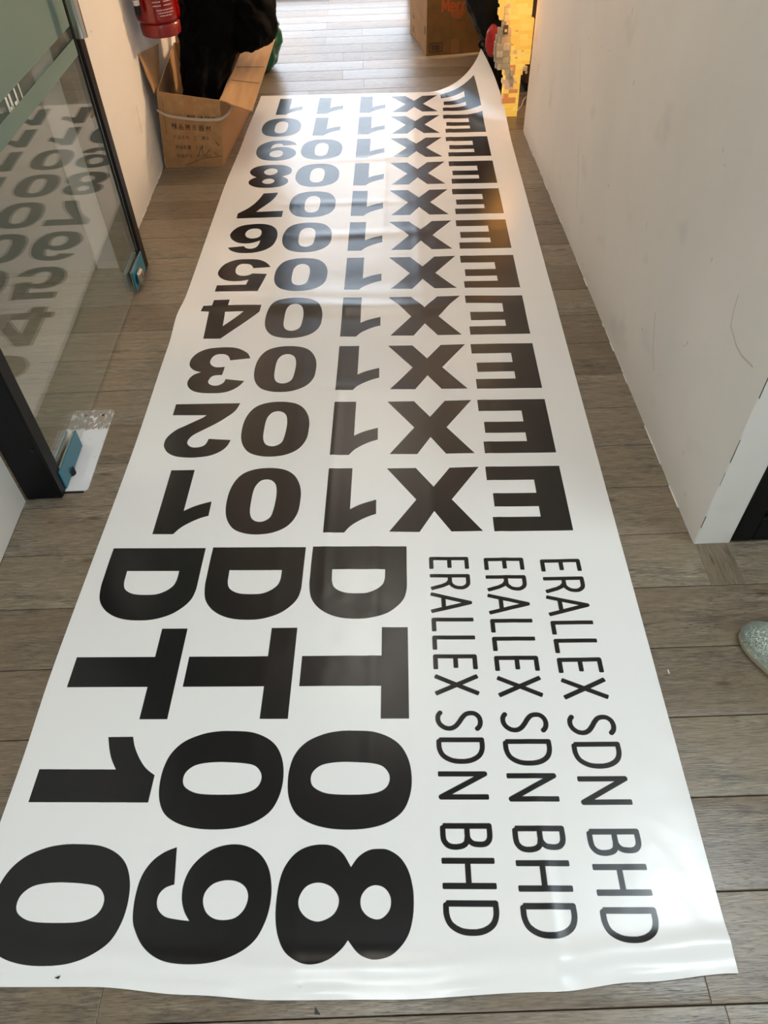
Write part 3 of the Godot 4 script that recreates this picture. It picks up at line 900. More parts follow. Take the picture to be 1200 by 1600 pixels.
func sheet_height(u: float, v: float) -> float:
	var h := 0.0016
	# creases along the roll
	for c in [[0.335, 0.010, 0.0010], [0.49, 0.016, 0.0008], [0.615, 0.009, 0.0013], [0.745, 0.012, 0.0016], [0.90, 0.02, 0.0008], [1.085, 0.012, 0.0012]]:
		h += c[2] * bell(u - c[0] - 0.006 * wr1.get_noise_2d(v * 0.6, c[0] * 40.0), c[1]) * clampf(0.6 + 1.2 * wr1.get_noise_2d(v * 0.7 + 50.0, c[0] * 30.0), 0.0, 1.3)
	# a buckle across the sheet
	var d := v - (2.20 + 0.012 * sin(u * 6.0) - 0.01 * u)
	h += (0.0075 * bell(d, 0.045) + 0.004 * bell(d - 0.09, 0.06)) * smoothstep(-0.05, 0.25, u) * (1.0 - smoothstep(1.0, 1.3, u) * 0.7)
	h += 0.006 * bell(v - 2.14, 0.09) * bell(u, 0.12)
	# smaller buckles
	h += 0.0035 * bell(v - 2.72 - 0.05 * u, 0.035) * bell(u - 0.65, 0.35) + 0.003 * bell(v - 1.72 + 0.04 * u, 0.04) * bell(u - 0.7, 0.3)
	h += 0.0030 * bell(v - 3.05, 0.03) * bell(u - 0.6, 0.25) + 0.003 * bell(v - 3.5 - 0.04 * u, 0.03) * bell(u - 0.7, 0.3)
	# the rolled near edge
	var e := v - table(NEAR_EDGE, u)
	h += 0.0065 * bell(e - 0.048, 0.020) * (0.7 + 0.5 * wr1.get_noise_2d(u * 2.2, 9.0)) + 0.003 * bell(e - 0.012, 0.009) * clampf(0.5 + wr1.get_noise_2d(u * 4.0, 21.0) * 1.6, 0.0, 1.2)
	# cockled right edge and middle
	h += 0.0042 * (0.5 + 0.5 * wr1.get_noise_2d(u * 6.0, v * 4.0)) * (bell(u - 1.33, 0.10) * (1.0 - smoothstep(0.9, 1.8, v)) + 0.9 * bell(u - 0.68, 0.16) * bell(v - 0.78, 0.22))
	h += 0.0016 * (0.5 + 0.5 * wr1.get_noise_2d(u * 2.4 + 30.0, v * 2.0)) * smoothstep(1.0, 2.4, v)
	h += 0.0006 * (0.5 + 0.5 * wr2.get_noise_2d(u * 7.0, v * 6.0)) * (0.35 + smoothstep(1.2, 2.6, v))
	h += 0.0009 * (0.5 + 0.5 * wr1.get_noise_2d(u * 1.1, v * 1.0 + 70.0))
	return h


func sheet_pos(u: float, v: float, under: float) -> Vector3:
	var p := Vector2(u, v)
	var h := sheet_height(u, v)
	# the far right corner curls up
	var n := Vector2(0.886, 0.4636)
	var s := (p - Vector2(0.985, 4.455)).dot(n)
	var nrm := Vector3(0, 1, 0)
	if s > 0.0:
		var R := 0.245 - 0.015 * clampf(s / 0.35, 0.0, 1.0)
		var th := s / R
		p += n * (R * sin(th) - s)
		h = h + R * (1.0 - cos(th))
		nrm = Vector3(-n.x * sin(th), cos(th), n.y * sin(th))
	var e1 := Vector2(cos(SHEET_ANGLE), sin(SHEET_ANGLE))
	var e2 := Vector2(sin(SHEET_ANGLE), -cos(SHEET_ANGLE))
	var q := SHEET_O + e1 * p.x + e2 * p.y
	return Vector3(q.x, h, q.y) - nrm * under


func build_sheet() -> void:
	wr1 = noise(301, 1.0, 3)
	wr2 = noise(307, 1.0, 4)
	var S := 2048.0 / SHEET_W
	var sec_h := 1640
	var L := sec_h / S
	var imgs := []
	for k in SECTIONS:
		var im := Image.create_empty(2048, sec_h, false, Image.FORMAT_L8)
		im.fill(Color.WHITE)
		imgs.append(im)
	var put := func(glyph: Array, u: float, v: float):
		# u, v of the glyph's own origin on the sheet; image y runs towards the camera
		var img: Image = glyph[0]
		for k in SECTIONS:
			var at: Vector2 = Vector2(u * S, ((k + 1) * L - v) * S) + glyph[1]
			if at.y < sec_h and at.y + img.get_height() > 0:
				var y0 := int(round(at.y))
				var x0 := int(round(at.x))
				var sx := maxi(0, -x0)
				var sy := maxi(0, -y0)
				imgs[k].blit_rect(img, Rect2i(sx, sy, img.get_width() - sx, img.get_height() - sy), Vector2i(x0 + sx, y0 + sy))
	var cap := 0.25 * S
	# eleven rows turned upside down: E X 1 0 n
	var g := {}
	for c in "EX0123456789":
		g[c] = raster_glyph(c, Vector2(-cap, 0), Vector2(0, cap))
	for k in 11:
		var vb := 1.326 + 0.3073 * k
		put.call(g["E"], 1.277, vb)
		put.call(g["X"], 1.043, vb)
		put.call(g["1"], 0.745, vb)
		var n := k + 1
		put.call(g["0" if n < 10 else "1"], 0.530 if n < 10 else 0.507, vb)
		var last := str(n % 10)
		put.call(g[last], {"1": 0.278, "0": 0.292}.get(last, 0.297), vb)
	# three codes turned a quarter: D T 0 8 and so on
	var t := {}
	for c in "DT0189":
		t[c] = raster_glyph(c, Vector2(0, cap), Vector2(cap, 0))
	for q in [[0.578, "DT08"], [0.310, "DT09"], [0.041, "DT10"]]:
		var word: String = q[1]
		put.call(t["D"], q[0], 1.028)
		put.call(t["T"], q[0], 0.771)
		put.call(t[word[2]], q[0], 0.505 if word[2] == "0" else 0.492)
		put.call(t[word[3]], q[0], 0.267)
	# three light lines, quarter turn
	var ch := 0.102 * S
	var lines := [[0.887, 0.9885], [1.0295, 0.984], [1.1745, 0.9775]]
	var spots := [["E", 0.9885], ["R", 0.9315], ["A", 0.8746], ["L", 0.7979], ["L", 0.7468], ["E", 0.6946], ["X", 0.643], ["S", 0.552], ["D", 0.4885], ["N", 0.4138], ["B", 0.3079], ["H", 0.2428], ["D", 0.1678]]
	var small := {}
	for sp in spots:
		var c: String = sp[0]
		if not small.has(c):
			var im := Image.create_empty(int(ch) + 8, int(ch * 0.7), false, Image.FORMAT_L8)
			im.fill(Color.WHITE)
			draw_strokes(im, STROKES[c], Vector2(4, 2), Vector2(0, ch), Vector2(ch, 0), ch * 0.106, Color(0.09, 0.09, 0.09))
			small[c] = [im, Vector2(-4, -2)]
		for ln in lines:
			put.call(small[c], ln[0], sp[1] - 0.9885 + ln[1])
	# the sheet itself
	var mesh := ArrayMesh.new()
	var nu := 130
	var nv := 170
	var paper := []
	var all_rows := []
	for k in SECTIONS:
		var rows := []
		var uvs := []
		var vb := minf((k + 1) * L, SHEET_LEN)
		for j in nv + 1:
			var row := []
			var tr := []
			for i in nu + 1:
				var f := float(i) / nu
				var u0 := f * SHEET_W
				var va := k * L if k > 0 else table(NEAR_EDGE, u0)
				var v := lerpf(va, vb, float(j) / nv)
				var u := lerpf(table(LEFT_EDGE, v), SHEET_W, f)
				row.append(sheet_pos(u, v, 0.0))
				tr.append(Vector2(u / SHEET_W, 1.0 - (v - k * L) / L))
			rows.append(row)
			uvs.append(tr)
		grid_mesh(rows, false, uvs, false, mesh)
		var m := mat(Color(0.90, 0.895, 0.885), 0.24, 0.0, 0.5)
		m.albedo_texture = ImageTexture.create_from_image(imgs[k])
		m.texture_repeat = false
		paper.append(m)
		for j in range(0, nv + 1, 2):
			if j > 0 or k == 0:
				all_rows.append([k, j])
	# underside and the cut edges
	var back := []
	for q in all_rows:
		var row := []
		for i in range(0, nu + 1, 2):
			var f := float(i) / nu
			var va: float = q[0] * L if q[0] > 0 else table(NEAR_EDGE, f * SHEET_W)
			var v := lerpf(va, minf((q[0] + 1) * L, SHEET_LEN), float(q[1]) / nv)
			row.append(sheet_pos(lerpf(table(LEFT_EDGE, v), SHEET_W, f), v, 0.0006))
		back.append(row)
	grid_mesh(back, false, [], true, mesh)
	paper.append(mat(Color(0.84, 0.83, 0.82), 0.4))
	var o := MeshInstance3D.new()
	o.name = numbered("printed_vinyl_sheet")
	o.mesh = mesh
	add_child(o)
	for k in paper.size():
		o.set_surface_override_material(k, paper[k])
	tag(o, "long glossy white vinyl sheet with big black printed codes unrolled along the floor", "vinyl sheet")


# ------------------------------------------------------------------ cartons
# a sheet of board between four corners (a b along the bottom, c d along the top), with thickness, bulge and crumple
func board(a: Vector3, b: Vector3, c: Vector3, d: Vector3, out: Vector3, thick := 0.004, bulge := 0.0, crumple := 0.0, seed_ := 1) -> ArrayMesh:
	var n := noise(seed_, 1.0, 3)
	var front := []
	var back := []
	var uvs := []
	var K := 14
	for j in K + 1:
		var fr := []
		var bk := []
		var tr := []
		for i in K + 1:
			var s := float(i) / K
			var t := float(j) / K
			var p := a.lerp(b, s).lerp(d.lerp(c, s), t)
			p += out * (bulge * sin(PI * s) * sin(PI * t) + crumple * n.get_noise_2d(s * 3.0, t * 3.0))
			fr.append(p)
			bk.append(p - out * thick)
			tr.append(Vector2(s, 1.0 - t))
		front.append(fr)
		back.append(bk)
		uvs.append(tr)
	var facing: bool = (front[0][1] - front[0][0]).cross(front[1][0] - front[0][0]).dot(out) > 0.0
	var mesh := grid_mesh(front, false, uvs, not facing)
	grid_mesh(back, false, uvs, facing, mesh)
	# rim
	var rim := [[], []]
	for i in K + 1:
		rim[0].append(front[0][i])
		rim[1].append(back[0][i])
	for j in range(1, K + 1):
		rim[0].append(front[j][K])
		rim[1].append(back[j][K])
	for i in range(K - 1, -1, -1):
		rim[0].append(front[K][i])
		rim[1].append(back[K][i])
	for j in range(K - 1, -1, -1):
		rim[0].append(front[j][0])
		rim[1].append(back[j][0])
	grid_mesh(rim, false, [], facing, mesh)
	return mesh


func write(img: Image, text: String, at: Vector2, size: float, step: float, thick: float, ink: Color, squeeze := 1.0) -> void:
	# "at" is the lower left corner in pixels; step is the advance
	for c in text:
		if STROKES.has(c):
			draw_strokes(img, STROKES[c], at, Vector2(size * squeeze, 0), Vector2(0, -size), thick, ink)
		if step > 0.0:
			at.x += step
		else:
			var wide := 0.0
			for line in STROKES.get(c, []):
				for k in range(0, line.size(), 2):
					wide = maxf(wide, line[k])
			at.x += (wide - step) * size * squeeze


func card_image(w: int, h: int, base: Color, seed_: int) -> Image:
	var img := Image.create_empty(w, h, false, Image.FORMAT_RGB8)
	var n := noise(seed_, 0.01, 4)
	var f := noise(seed_ + 1, 0.15, 2)
	for y in h:
		for x in w:
			var v := 1.0 + n.get_noise_2d(x, y) * 0.10 + f.get_noise_2d(x * 0.25, y) * 0.03
			img.set_pixel(x, y, Color(base.r * v, base.g * v, base.b * v))
	return img


func build_open_box() -> void:
	var t := thing("cardboard_box", "open brown cardboard box with splayed flaps against the left wall", "box")
	# corners, floor then rim
	var f0 := Vector3(-1.010, 0.001, -3.738)
	var f1 := Vector3(-0.718, 0.001, -3.730)
	var b1 := Vector3(-0.655, 0.001, -4.46)
	var b0 := Vector3(-1.008, 0.001, -4.48)
	var tf0 := Vector3(-0.968, 0.342, -3.748)
	var tf1 := Vector3(-0.682, 0.298, -3.738)
	var tb1 := Vector3(-0.624, 0.338, -4.47)
	var tb0 := Vector3(-1.008, 0.345, -4.49)
	# printed front
	var img := card_image(512, 576, Color(0.63, 0.475, 0.31), 41)
	for x in range(215, 290):
		for y in 576:
			var c := img.get_pixel(x, y)
			img.set_pixel(x, y, c.lerp(Color(0.60, 0.42, 0.25), 0.45))
	var ink := Color(0.20, 0.155, 0.11)
	write(img, "MADE IN CHINA", Vector2(236, 172), 30.0, 18.5, 4.5, ink, 0.75)
	write(img, "精品展示器材", Vector2(96, 262), 44.0, 57.0, 4.4, ink)
	write(img, "产品名称:三角展示", Vector2(104, 338), 30.0, 34.0, 3.0, ink.lerp(Color(0.6, 0.45, 0.3), 0.25))
	write(img, "装箱数量:20", Vector2(112, 416), 30.0, 35.0, 3.0, ink.lerp(Color(0.6, 0.45, 0.3), 0.25))
	write(img, "外箱尺寸:", Vector2(116, 492), 30.0, 35.0, 3.0, ink.lerp(Color(0.6, 0.45, 0.3), 0.25))
	write(img, "0000000", Vector2(290, 492), 26.0, 19.0, 3.0, ink.lerp(Color(0.6, 0.45, 0.3), 0.3))
	# hand-written pen squiggle and scratches
	draw_strokes(img, [[0, 0, 0.2, 0.5, 0.5, 1, 0.45, 0.5, 0.55, 0.15, 0.75, 0.1, 0.95, 0.4, 1.2, 0.7]], Vector2(300, 480), Vector2(90, 0), Vector2(0, -95), 4.0, Color(0.16, 0.13, 0.12))
	for k in 6:
		var p := Vector2(rng.randf_range(430, 470), [350, 356, 362, 440, 446, 452][k])
		bar(img, p, p + Vector2(26, 30), 1.6, true, true, ink)
	bar(img, Vector2(40, 60), Vector2(48, 300), 2.0, true, true, Color(0.42, 0.30, 0.19))
	bar(img, Vector2(180, 560), Vector2(330, 500), 2.4, true, true, Color(0.36, 0.25, 0.15))
	bar(img, Vector2(330, 500), Vector2(505, 480), 2.4, true, true, Color(0.36, 0.25, 0.15))
	var print_mat := mat(Color.WHITE, 0.82)
	print_mat.albedo_texture = ImageTexture.create_from_image(img)
	var fp := obj("front_panel", board(f0, f1, tf1, tf0, Vector3(0, 0.05, 1).normalized(), 0.005, 0.012, 0.004, 3), print_mat, t)
	tag(fp, "front panel with black Chinese print")
	obj("side_panel", board(f1, b1, tb1, tf1, Vector3(1, 0.05, 0.08).normalized(), 0.005, 0.02, 0.005, 4), M.card, t)
	obj("side_panel", board(b0, f0, tf0, tb0, Vector3(-1, 0, 0), 0.005, 0.0, 0.0, 5), M.card_inside, t)
	obj("back_panel", board(b1, b0, tb0, tb1, Vector3(0, 0, -1), 0.005, 0.0, 0.003, 6), M.card_inside, t)
	obj("bottom", board(f0 + Vector3(0.008, 0.004, -0.01), f1 + Vector3(-0.008, 0.004, -0.01), b1 + Vector3(-0.01, 0.004, 0.01), b0 + Vector3(0.01, 0.004, 0.01), Vector3.UP, 0.004), M.card_inside, t)
	# flaps: right one laid out over the corridor, left one up against the wall, back one standing
	var rf := obj("flap", board(tf1 + Vector3(0.003, 0.003, 0), Vector3(-0.540, 0.243, -3.742), Vector3(-0.470, 0.340, -4.50), tb1 + Vector3(0.003, 0.003, 0), Vector3(0.35, 0.95, 0).normalized(), 0.005, 0.006, 0.006, 7), M.card_inside, t)
	tag(rf, "pale flap folded out towards the corridor")
	for k in [0.30, 0.52]:
		var crease := begin()
		var pa: Vector3 = tf1.lerp(tb1, k) + Vector3(0.012, 0.006, 0)
		var pb: Vector3 = Vector3(-0.545, 0.255, -3.742).lerp(Vector3(-0.475, 0.350, -4.50), k + 0.03)
		add_box(crease, Vector3(-0.5, 0, -0.5), Vector3(0.5, 1, 0.5), 0.0, Transform3D(Basis((pb - pa), Vector3(0, 0.0015, 0), Vector3(0, 0, 0.0025)), (pa + pb) / 2.0))
		obj("crease", crease.commit(), mat(Color(0.42, 0.30, 0.20), 0.85), rf)
	obj("flap", board(tf0 + Vector3(-0.005, 0.0, 0.02), Vector3(-0.985, 0.338, -3.93), Vector3(-1.012, 0.425, -4.17), Vector3(-1.014, 0.488, -3.775), Vector3(1, 0.1, 0), 0.005, 0.004, 0.004, 8), M.card, t)
	obj("flap", board(tb0 + Vector3(0.01, 0, 0), tb1 + Vector3(-0.05, 0.0, 0.0), Vector3(-0.72, 0.60, -4.56), Vector3(-0.99, 0.62, -4.60), Vector3(0, 0.1, 1), 0.005, 0.004, 0.006, 9), M.card_inside, t)
	# slack white packing strap
	var pth := smooth_path([Vector3(-0.984, 0.268, -3.735), Vector3(-0.93, 0.245, -3.722), Vector3(-0.83, 0.230, -3.716), Vector3(-0.74, 0.222, -3.718), Vector3(-0.685, 0.222, -3.733), Vector3(-0.650, 0.235, -3.80), Vector3(-0.640, 0.268, -3.86)], 6)
	var rows := [[], []]
	for p in pth:
		rows[0].append(p - Vector3(0, 0.006, 0))
		rows[1].append(p + Vector3(0, 0.006, 0))
	var sm := grid_mesh(rows, false, [], true)
	for p in rows[0].size():
		rows[0][p] += Vector3(0.001, 0, 0.0015)
		rows[1][p] += Vector3(0.001, 0, 0.0015)
	grid_mesh(rows, false, [], false, sm)
	obj("packing_strap", sm, mat(Color(0.72, 0.66, 0.60), 0.4), t)


func build_carton() -> void:
	var t := thing("shipping_carton", "closed brown shipping carton with orange print and a barcode", "box", Vector3(0.398, 0.001, -5.324), 0.135)
	var W := 0.40
	var H := 0.44
	var D := 0.55
	var img := card_image(512, 564, Color(0.46, 0.325, 0.15), 51)
	var orange := Color(0.72, 0.32, 0.10)
	var px := 512.0 / W
	# orange lettering over a half disc, fainter lines below
	for y in range(230, 340):
		for x in range(170, 330):
			var dx := x - 248.0
			var dy := y - 255.0
			if dy > 0.0 and dx * dx + dy * dy < 62.0 * 62.0:
				img.set_pixel(x, y, img.get_pixel(x, y).lerp(orange, 0.55))
	write(img, "Merri", Vector2(120, 264), 84.0, -0.17, 15.0, orange)
	for k in 4:
		bar(img, Vector2(225 + k * 26, 340), Vector2(225 + k * 26, 384), 6.0, true, true, img.get_pixel(30, 330).lerp(orange, 0.35))
	for k in 3:
		bar(img, Vector2(90, 330 + k * 14), Vector2(150, 326 + k * 14), 3.0, true, true, img.get_pixel(30, 330).lerp(orange, 0.3))
	# barcode in a black frame, bottom left
	var black := Color(0.12, 0.085, 0.06)
	var bx := 26.0
	var by := 476.0
	for e in [[Vector2(bx, by), Vector2(bx + 104, by)], [Vector2(bx, by + 62), Vector2(bx + 104, by + 62)], [Vector2(bx, by), Vector2(bx, by + 62)], [Vector2(bx + 104, by), Vector2(bx + 104, by + 62)]]:
		bar(img, e[0], e[1], 2.6, true, true, black)
	var x := bx + 14.0
	while x < bx + 92.0:
		var bw := rng.randf_range(1.0, 3.4)
		img.fill_rect(Rect2i(int(x), int(by) + 10, int(bw) + 1, 44), black)
		x += bw + rng.randf_range(2.0, 4.5)
	for k in 7:
		bar(img, Vector2(bx + 14 + k * 12, by + 74), Vector2(bx + 20 + k * 12, by + 74), 1.6, true, true, black)
	var fm := mat(Color.WHITE, 0.8)
	fm.albedo_texture = ImageTexture.create_from_image(img)
	obj("front_panel", board(Vector3(0, 0, 0), Vector3(W, 0, 0), Vector3(W, H, 0), Vector3(0, H, 0), Vector3(0, 0, 1), 0.005, 0.002), fm, t)
	var img2 := card_image(384, 384, Color(0.56, 0.42, 0.23), 57)
	for e in [[Vector2(60, 330), 34], [Vector2(70, 270), 20], [Vector2(330, 250), 40]]:
		img2.fill_rect(Rect2i(int(e[0].x), int(e[0].y), 40, int(e[1])), Color(0.40, 0.29, 0.16))
	for k in 6:
		bar(img2, Vector2(150 + k * 22, 80), Vector2(165 + k * 22, 130), 4.0, true, true, Color(0.66, 0.38, 0.16))
	var sm := mat(Color.WHITE, 0.8)
	sm.albedo_texture = ImageTexture.create_from_image(img2)
	obj("side_panel", board(Vector3(0, 0, -D), Vector3(0, 0, -0.001), Vector3(0, H, -0.001), Vector3(0, H, -D), Vector3(-1, 0, 0), 0.005, 0.002), sm, t)
	obj("side_panel", board(Vector3(W, 0, 0), Vector3(W, 0, -D), Vector3(W, H, -D), Vector3(W, H, 0), Vector3(1, 0, 0), 0.005), M.card, t)
	obj("back_panel", board(Vector3(W, 0, -D), Vector3(0, 0, -D), Vector3(0, H, -D), Vector3(W, H, -D), Vector3(0, 0, -1), 0.005), M.card, t)
	for k in 2:
		obj("top_flap", board(Vector3(0, H + 0.003, -D / 2 * k - 0.001), Vector3(W, H + 0.003, -D / 2 * k - 0.001), Vector3(W, H + 0.003, -D / 2 * (k + 1)), Vector3(0, H + 0.003, -D / 2 * (k + 1)), Vector3.UP, 0.004), M.card, t)
	obj("tape", box_mesh(Vector3(0.16, 0.004, 0.002), Vector3(0.215, 0.085, 0.0042)), M.tape, t)


# ------------------------------------------------------------------ lamp of clear and amber toy bricks
func brick_mesh(size: Vector3, front_studs: bool, top_studs: bool) -> ArrayMesh:
	var st := begin()
	add_box(st, Vector3.ZERO, size, 0.0005)
	var u := 0.008
	if front_studs:
		for i in int(round(size.x / u)):
			for j in int(round(size.y / u)):
				var c := Vector3((i + 0.5) * u, (j + 0.5) * u, size.z)
				if c.y < size.y:
					add_box(st, c - Vector3(0.0024, 0.0024, 0), c + Vector3(0.0024, 0.0024, 0.0017), 0.0011)
	if top_studs:
		for i in int(round(size.x / u)):
			for k in int(round(size.z / u)):
				var c := Vector3((i + 0.5) * u, size.y, (k + 0.5) * u)
				add_box(st, c - Vector3(0.0024, 0, 0.0024), c + Vector3(0.0024, 0.0017, 0.0024), 0.0011)
	return st.commit()


func glow(c: Color, e: float, energy: float) -> StandardMaterial3D:
	var m := mat(c.darkened(0.6), 0.25)
	m.emission_enabled = true
	m.emission = c
	m.emission_energy_multiplier = energy * e
	return m


const LAMP_GLOW := 0.52
const LAMP_LIGHT := 0.03


func build_lamp() -> void:
	var t := thing("brick_lamp", "tall glowing amber lamp built from clear toy bricks by the right wall's far corner", "lamp", Vector3(0.735, 0.0, -4.245))
	var amber := [glow(Color(1.0, 0.775, 0.34), LAMP_GLOW, 1.0), glow(Color(1.0, 0.755, 0.31), LAMP_GLOW, 0.97), glow(Color(1.0, 0.80, 0.38), LAMP_GLOW, 1.0)]
	var orange := glow(Color(0.97, 0.60, 0.32), LAMP_GLOW, 0.7)
	var pale := glow(Color(0.97, 0.74, 0.55), LAMP_GLOW, 0.7)
	var clear := mat(Color(0.78, 0.75, 0.65, 0.72), 0.3)
	clear.transparency = BaseMaterial3D.TRANSPARENCY_ALPHA
	var clear2 := mat(Color(0.80, 0.77, 0.66), 0.15)
	var cache := {}
	var r := RandomNumberGenerator.new()
	r.seed = 77
	var u := 0.008
	var put := func(x: float, y: float, z: float, size: Vector3, m: Material, fs: bool, ts: bool):
		var key := "%s%s%s" % [size, fs, ts]
		if not cache.has(key):
			cache[key] = brick_mesh(size, fs, ts)
		obj("brick", cache[key], m, t, Vector3(x, y, z))
	# amber face: courses of long bricks; each course has its own extent in studs
	var y := 0.0
	var course := 0
	while y < 0.72:
		var h := 0.0192 if course % 3 else 0.0288
		var xa := 0.0
		var xb := 0.08
		if y > 0.16:
			xa = -0.008
		if y > 0.235:
			xb = 0.12
			xa = 0.008
		if y > 0.44:
			xa = -0.056
			xb = 0.104
		if y > 0.60:
			xa = -0.064
			xb = 0.112
		xa += u * r.randi_range(-1, 0)
		if y > 0.2 and y < 0.235:
			xb += 0.008 * r.randi_range(0, 2)
		var x := xa
		while x < xb - 0.001:
			var n := mini(r.randi_range(3, 6), int(round((xb - x) / u)))
			var m: Material = amber[r.randi_range(0, 2)]
			if y < 0.12 and y > 0.06 and x < 0.05 and r.randf() < 0.7:
				m = orange
				n = mini(n, 3)
			elif y > 0.20 and y < 0.235 and x > 0.0 and x < 0.04 and r.randf() < 0.7:
				m = orange
				n = mini(n, 2)
			elif y > 0.12 and y < 0.18 and x < 0.03:
				m = pale
			elif r.randf() < 0.03:
				m = pale
				n = mini(n, 2)
			put.call(x, y, -0.032 + u * 0.5 * r.randi_range(0, 1), Vector3(n * u - 0.0003, h - 0.0003, 0.032), m, y > 0.24 and r.randf() < 0.7, false)
			x += n * u
		y += h
		course += 1
	# clear and smoke bricks stepping out on the left
	var blocks := [[0.15, -0.012, 2, 2], [0.17, -0.020, 3, 3], [0.19, -0.036, 4, 3], [0.21, -0.044, 5, 4], [0.24, -0.088, 8, 4], [0.27, -0.096, 9, 5], [0.30, -0.10, 9, 5], [0.33, -0.10, 9, 5], [0.36, -0.096, 8, 4], [0.39, -0.088, 7, 4], [0.42, -0.08, 4, 3], [0.45, -0.072, 3, 3], [0.48, -0.072, 2, 2]]
	for b in blocks:
		var left: int = b[2]
		var x: float = b[1] + 0.036
		while left > 0:
			var n := mini(r.randi_range(2, 5), left)
			put.call(x, b[0], 0.0 + u * r.randi_range(0, 1), Vector3(n * u - 0.0004, 0.0288, b[3] * u), clear if r.randf() < 0.6 else clear2, false, true)
			x += n * u
			left -= n
		if b[2] > 6:
			put.call(b[1] + 0.028, b[0], -0.01, Vector3(0.0156, 0.0288, 0.024), clear, false, true)
	# smoke and white inserts near the top, one bright tile
	put.call(-0.04, 0.40, 0.042, Vector3(0.0236, 0.040, 0.008), mat(Color(0.33, 0.27, 0.20), 0.2), false, false)
	put.call(-0.034, 0.412, 0.051, Vector3(0.0116, 0.0116, 0.0032), clear2, false, false)
	put.call(0.085, 0.222, -0.008, Vector3(0.0236, 0.0192, 0.016), clear2, false, true)
	put.call(0.10, 0.208, -0.006, Vector3(0.0116, 0.0116, 0.012), clear2, false, true)
	for q in [[0.05, 0.165], [0.03, 0.07], [0.04, 0.28], [0.012, 0.34], [0.07, 0.31], [0.03, 0.40]]:
		put.call(q[0], q[1], 0.0025, Vector3(0.0116, 0.0062, 0.004), orange, false, false)
	# backing that carries the bricks
	obj("core", box_mesh(Vector3(0.002, 0.0, -0.10), Vector3(0.076, 0.71, -0.034), 0.002), amber[1], t)
	var l := OmniLight3D.new()
	l.name = "lamp_light"
	l.light_color = Color(1.0, 0.66, 0.34)
	l.light_energy = LAMP_LIGHT
	l.light_size = 0.12
	l.omni_range = 12.0
	l.omni_attenuation = 2.0
	l.shadow_enabled = true
	l.position = Vector3(0.06, 0.50, 0.12)
	t.add_child(l)


# ------------------------------------------------------------------ bags and cloth
# rings of [centre, rx, rz]; folds and noise make it limp
func limp(rings: Array, sides: int, folds: float, fold_n: float, rough: float, seed_: int, steps := 5) -> ArrayMesh:
	var n := noise(seed_, 1.0, 3)
	var rows := []
	var cs := []
	var rx := []
	for r in rings:
		cs.append(r[0])
		rx.append(Vector2(r[1], r[2]))
	for i in rings.size() - 1:
		for k in steps + (1 if i == rings.size() - 2 else 0):
			var f := float(k) / steps
			var c: Vector3 = cs[i].cubic_interpolate(cs[i + 1], cs[maxi(i - 1, 0)], cs[mini(i + 2, cs.size() - 1)], f)
			var r: Vector2 = rx[i].cubic_interpolate(rx[i + 1], rx[maxi(i - 1, 0)], rx[mini(i + 2, cs.size() - 1)], f)
			var row := []
			for s in sides:
				var a := TAU * s / sides
				var w := 1.0 + folds * sin(a * fold_n + c.y * 9.0 + 2.0 * n.get_noise_2d(c.y * 3.0, 4.0)) + rough * n.get_noise_3d(cos(a) * 2.0, sin(a) * 2.0, c.y * 9.0)
				row.append(c + Vector3(cos(a) * r.x * w, 0.012 * n.get_noise_2d(a * 3.0, c.y * 20.0), -sin(a) * r.y * w))
			rows.append(row)
	return grid_mesh(rows, true)


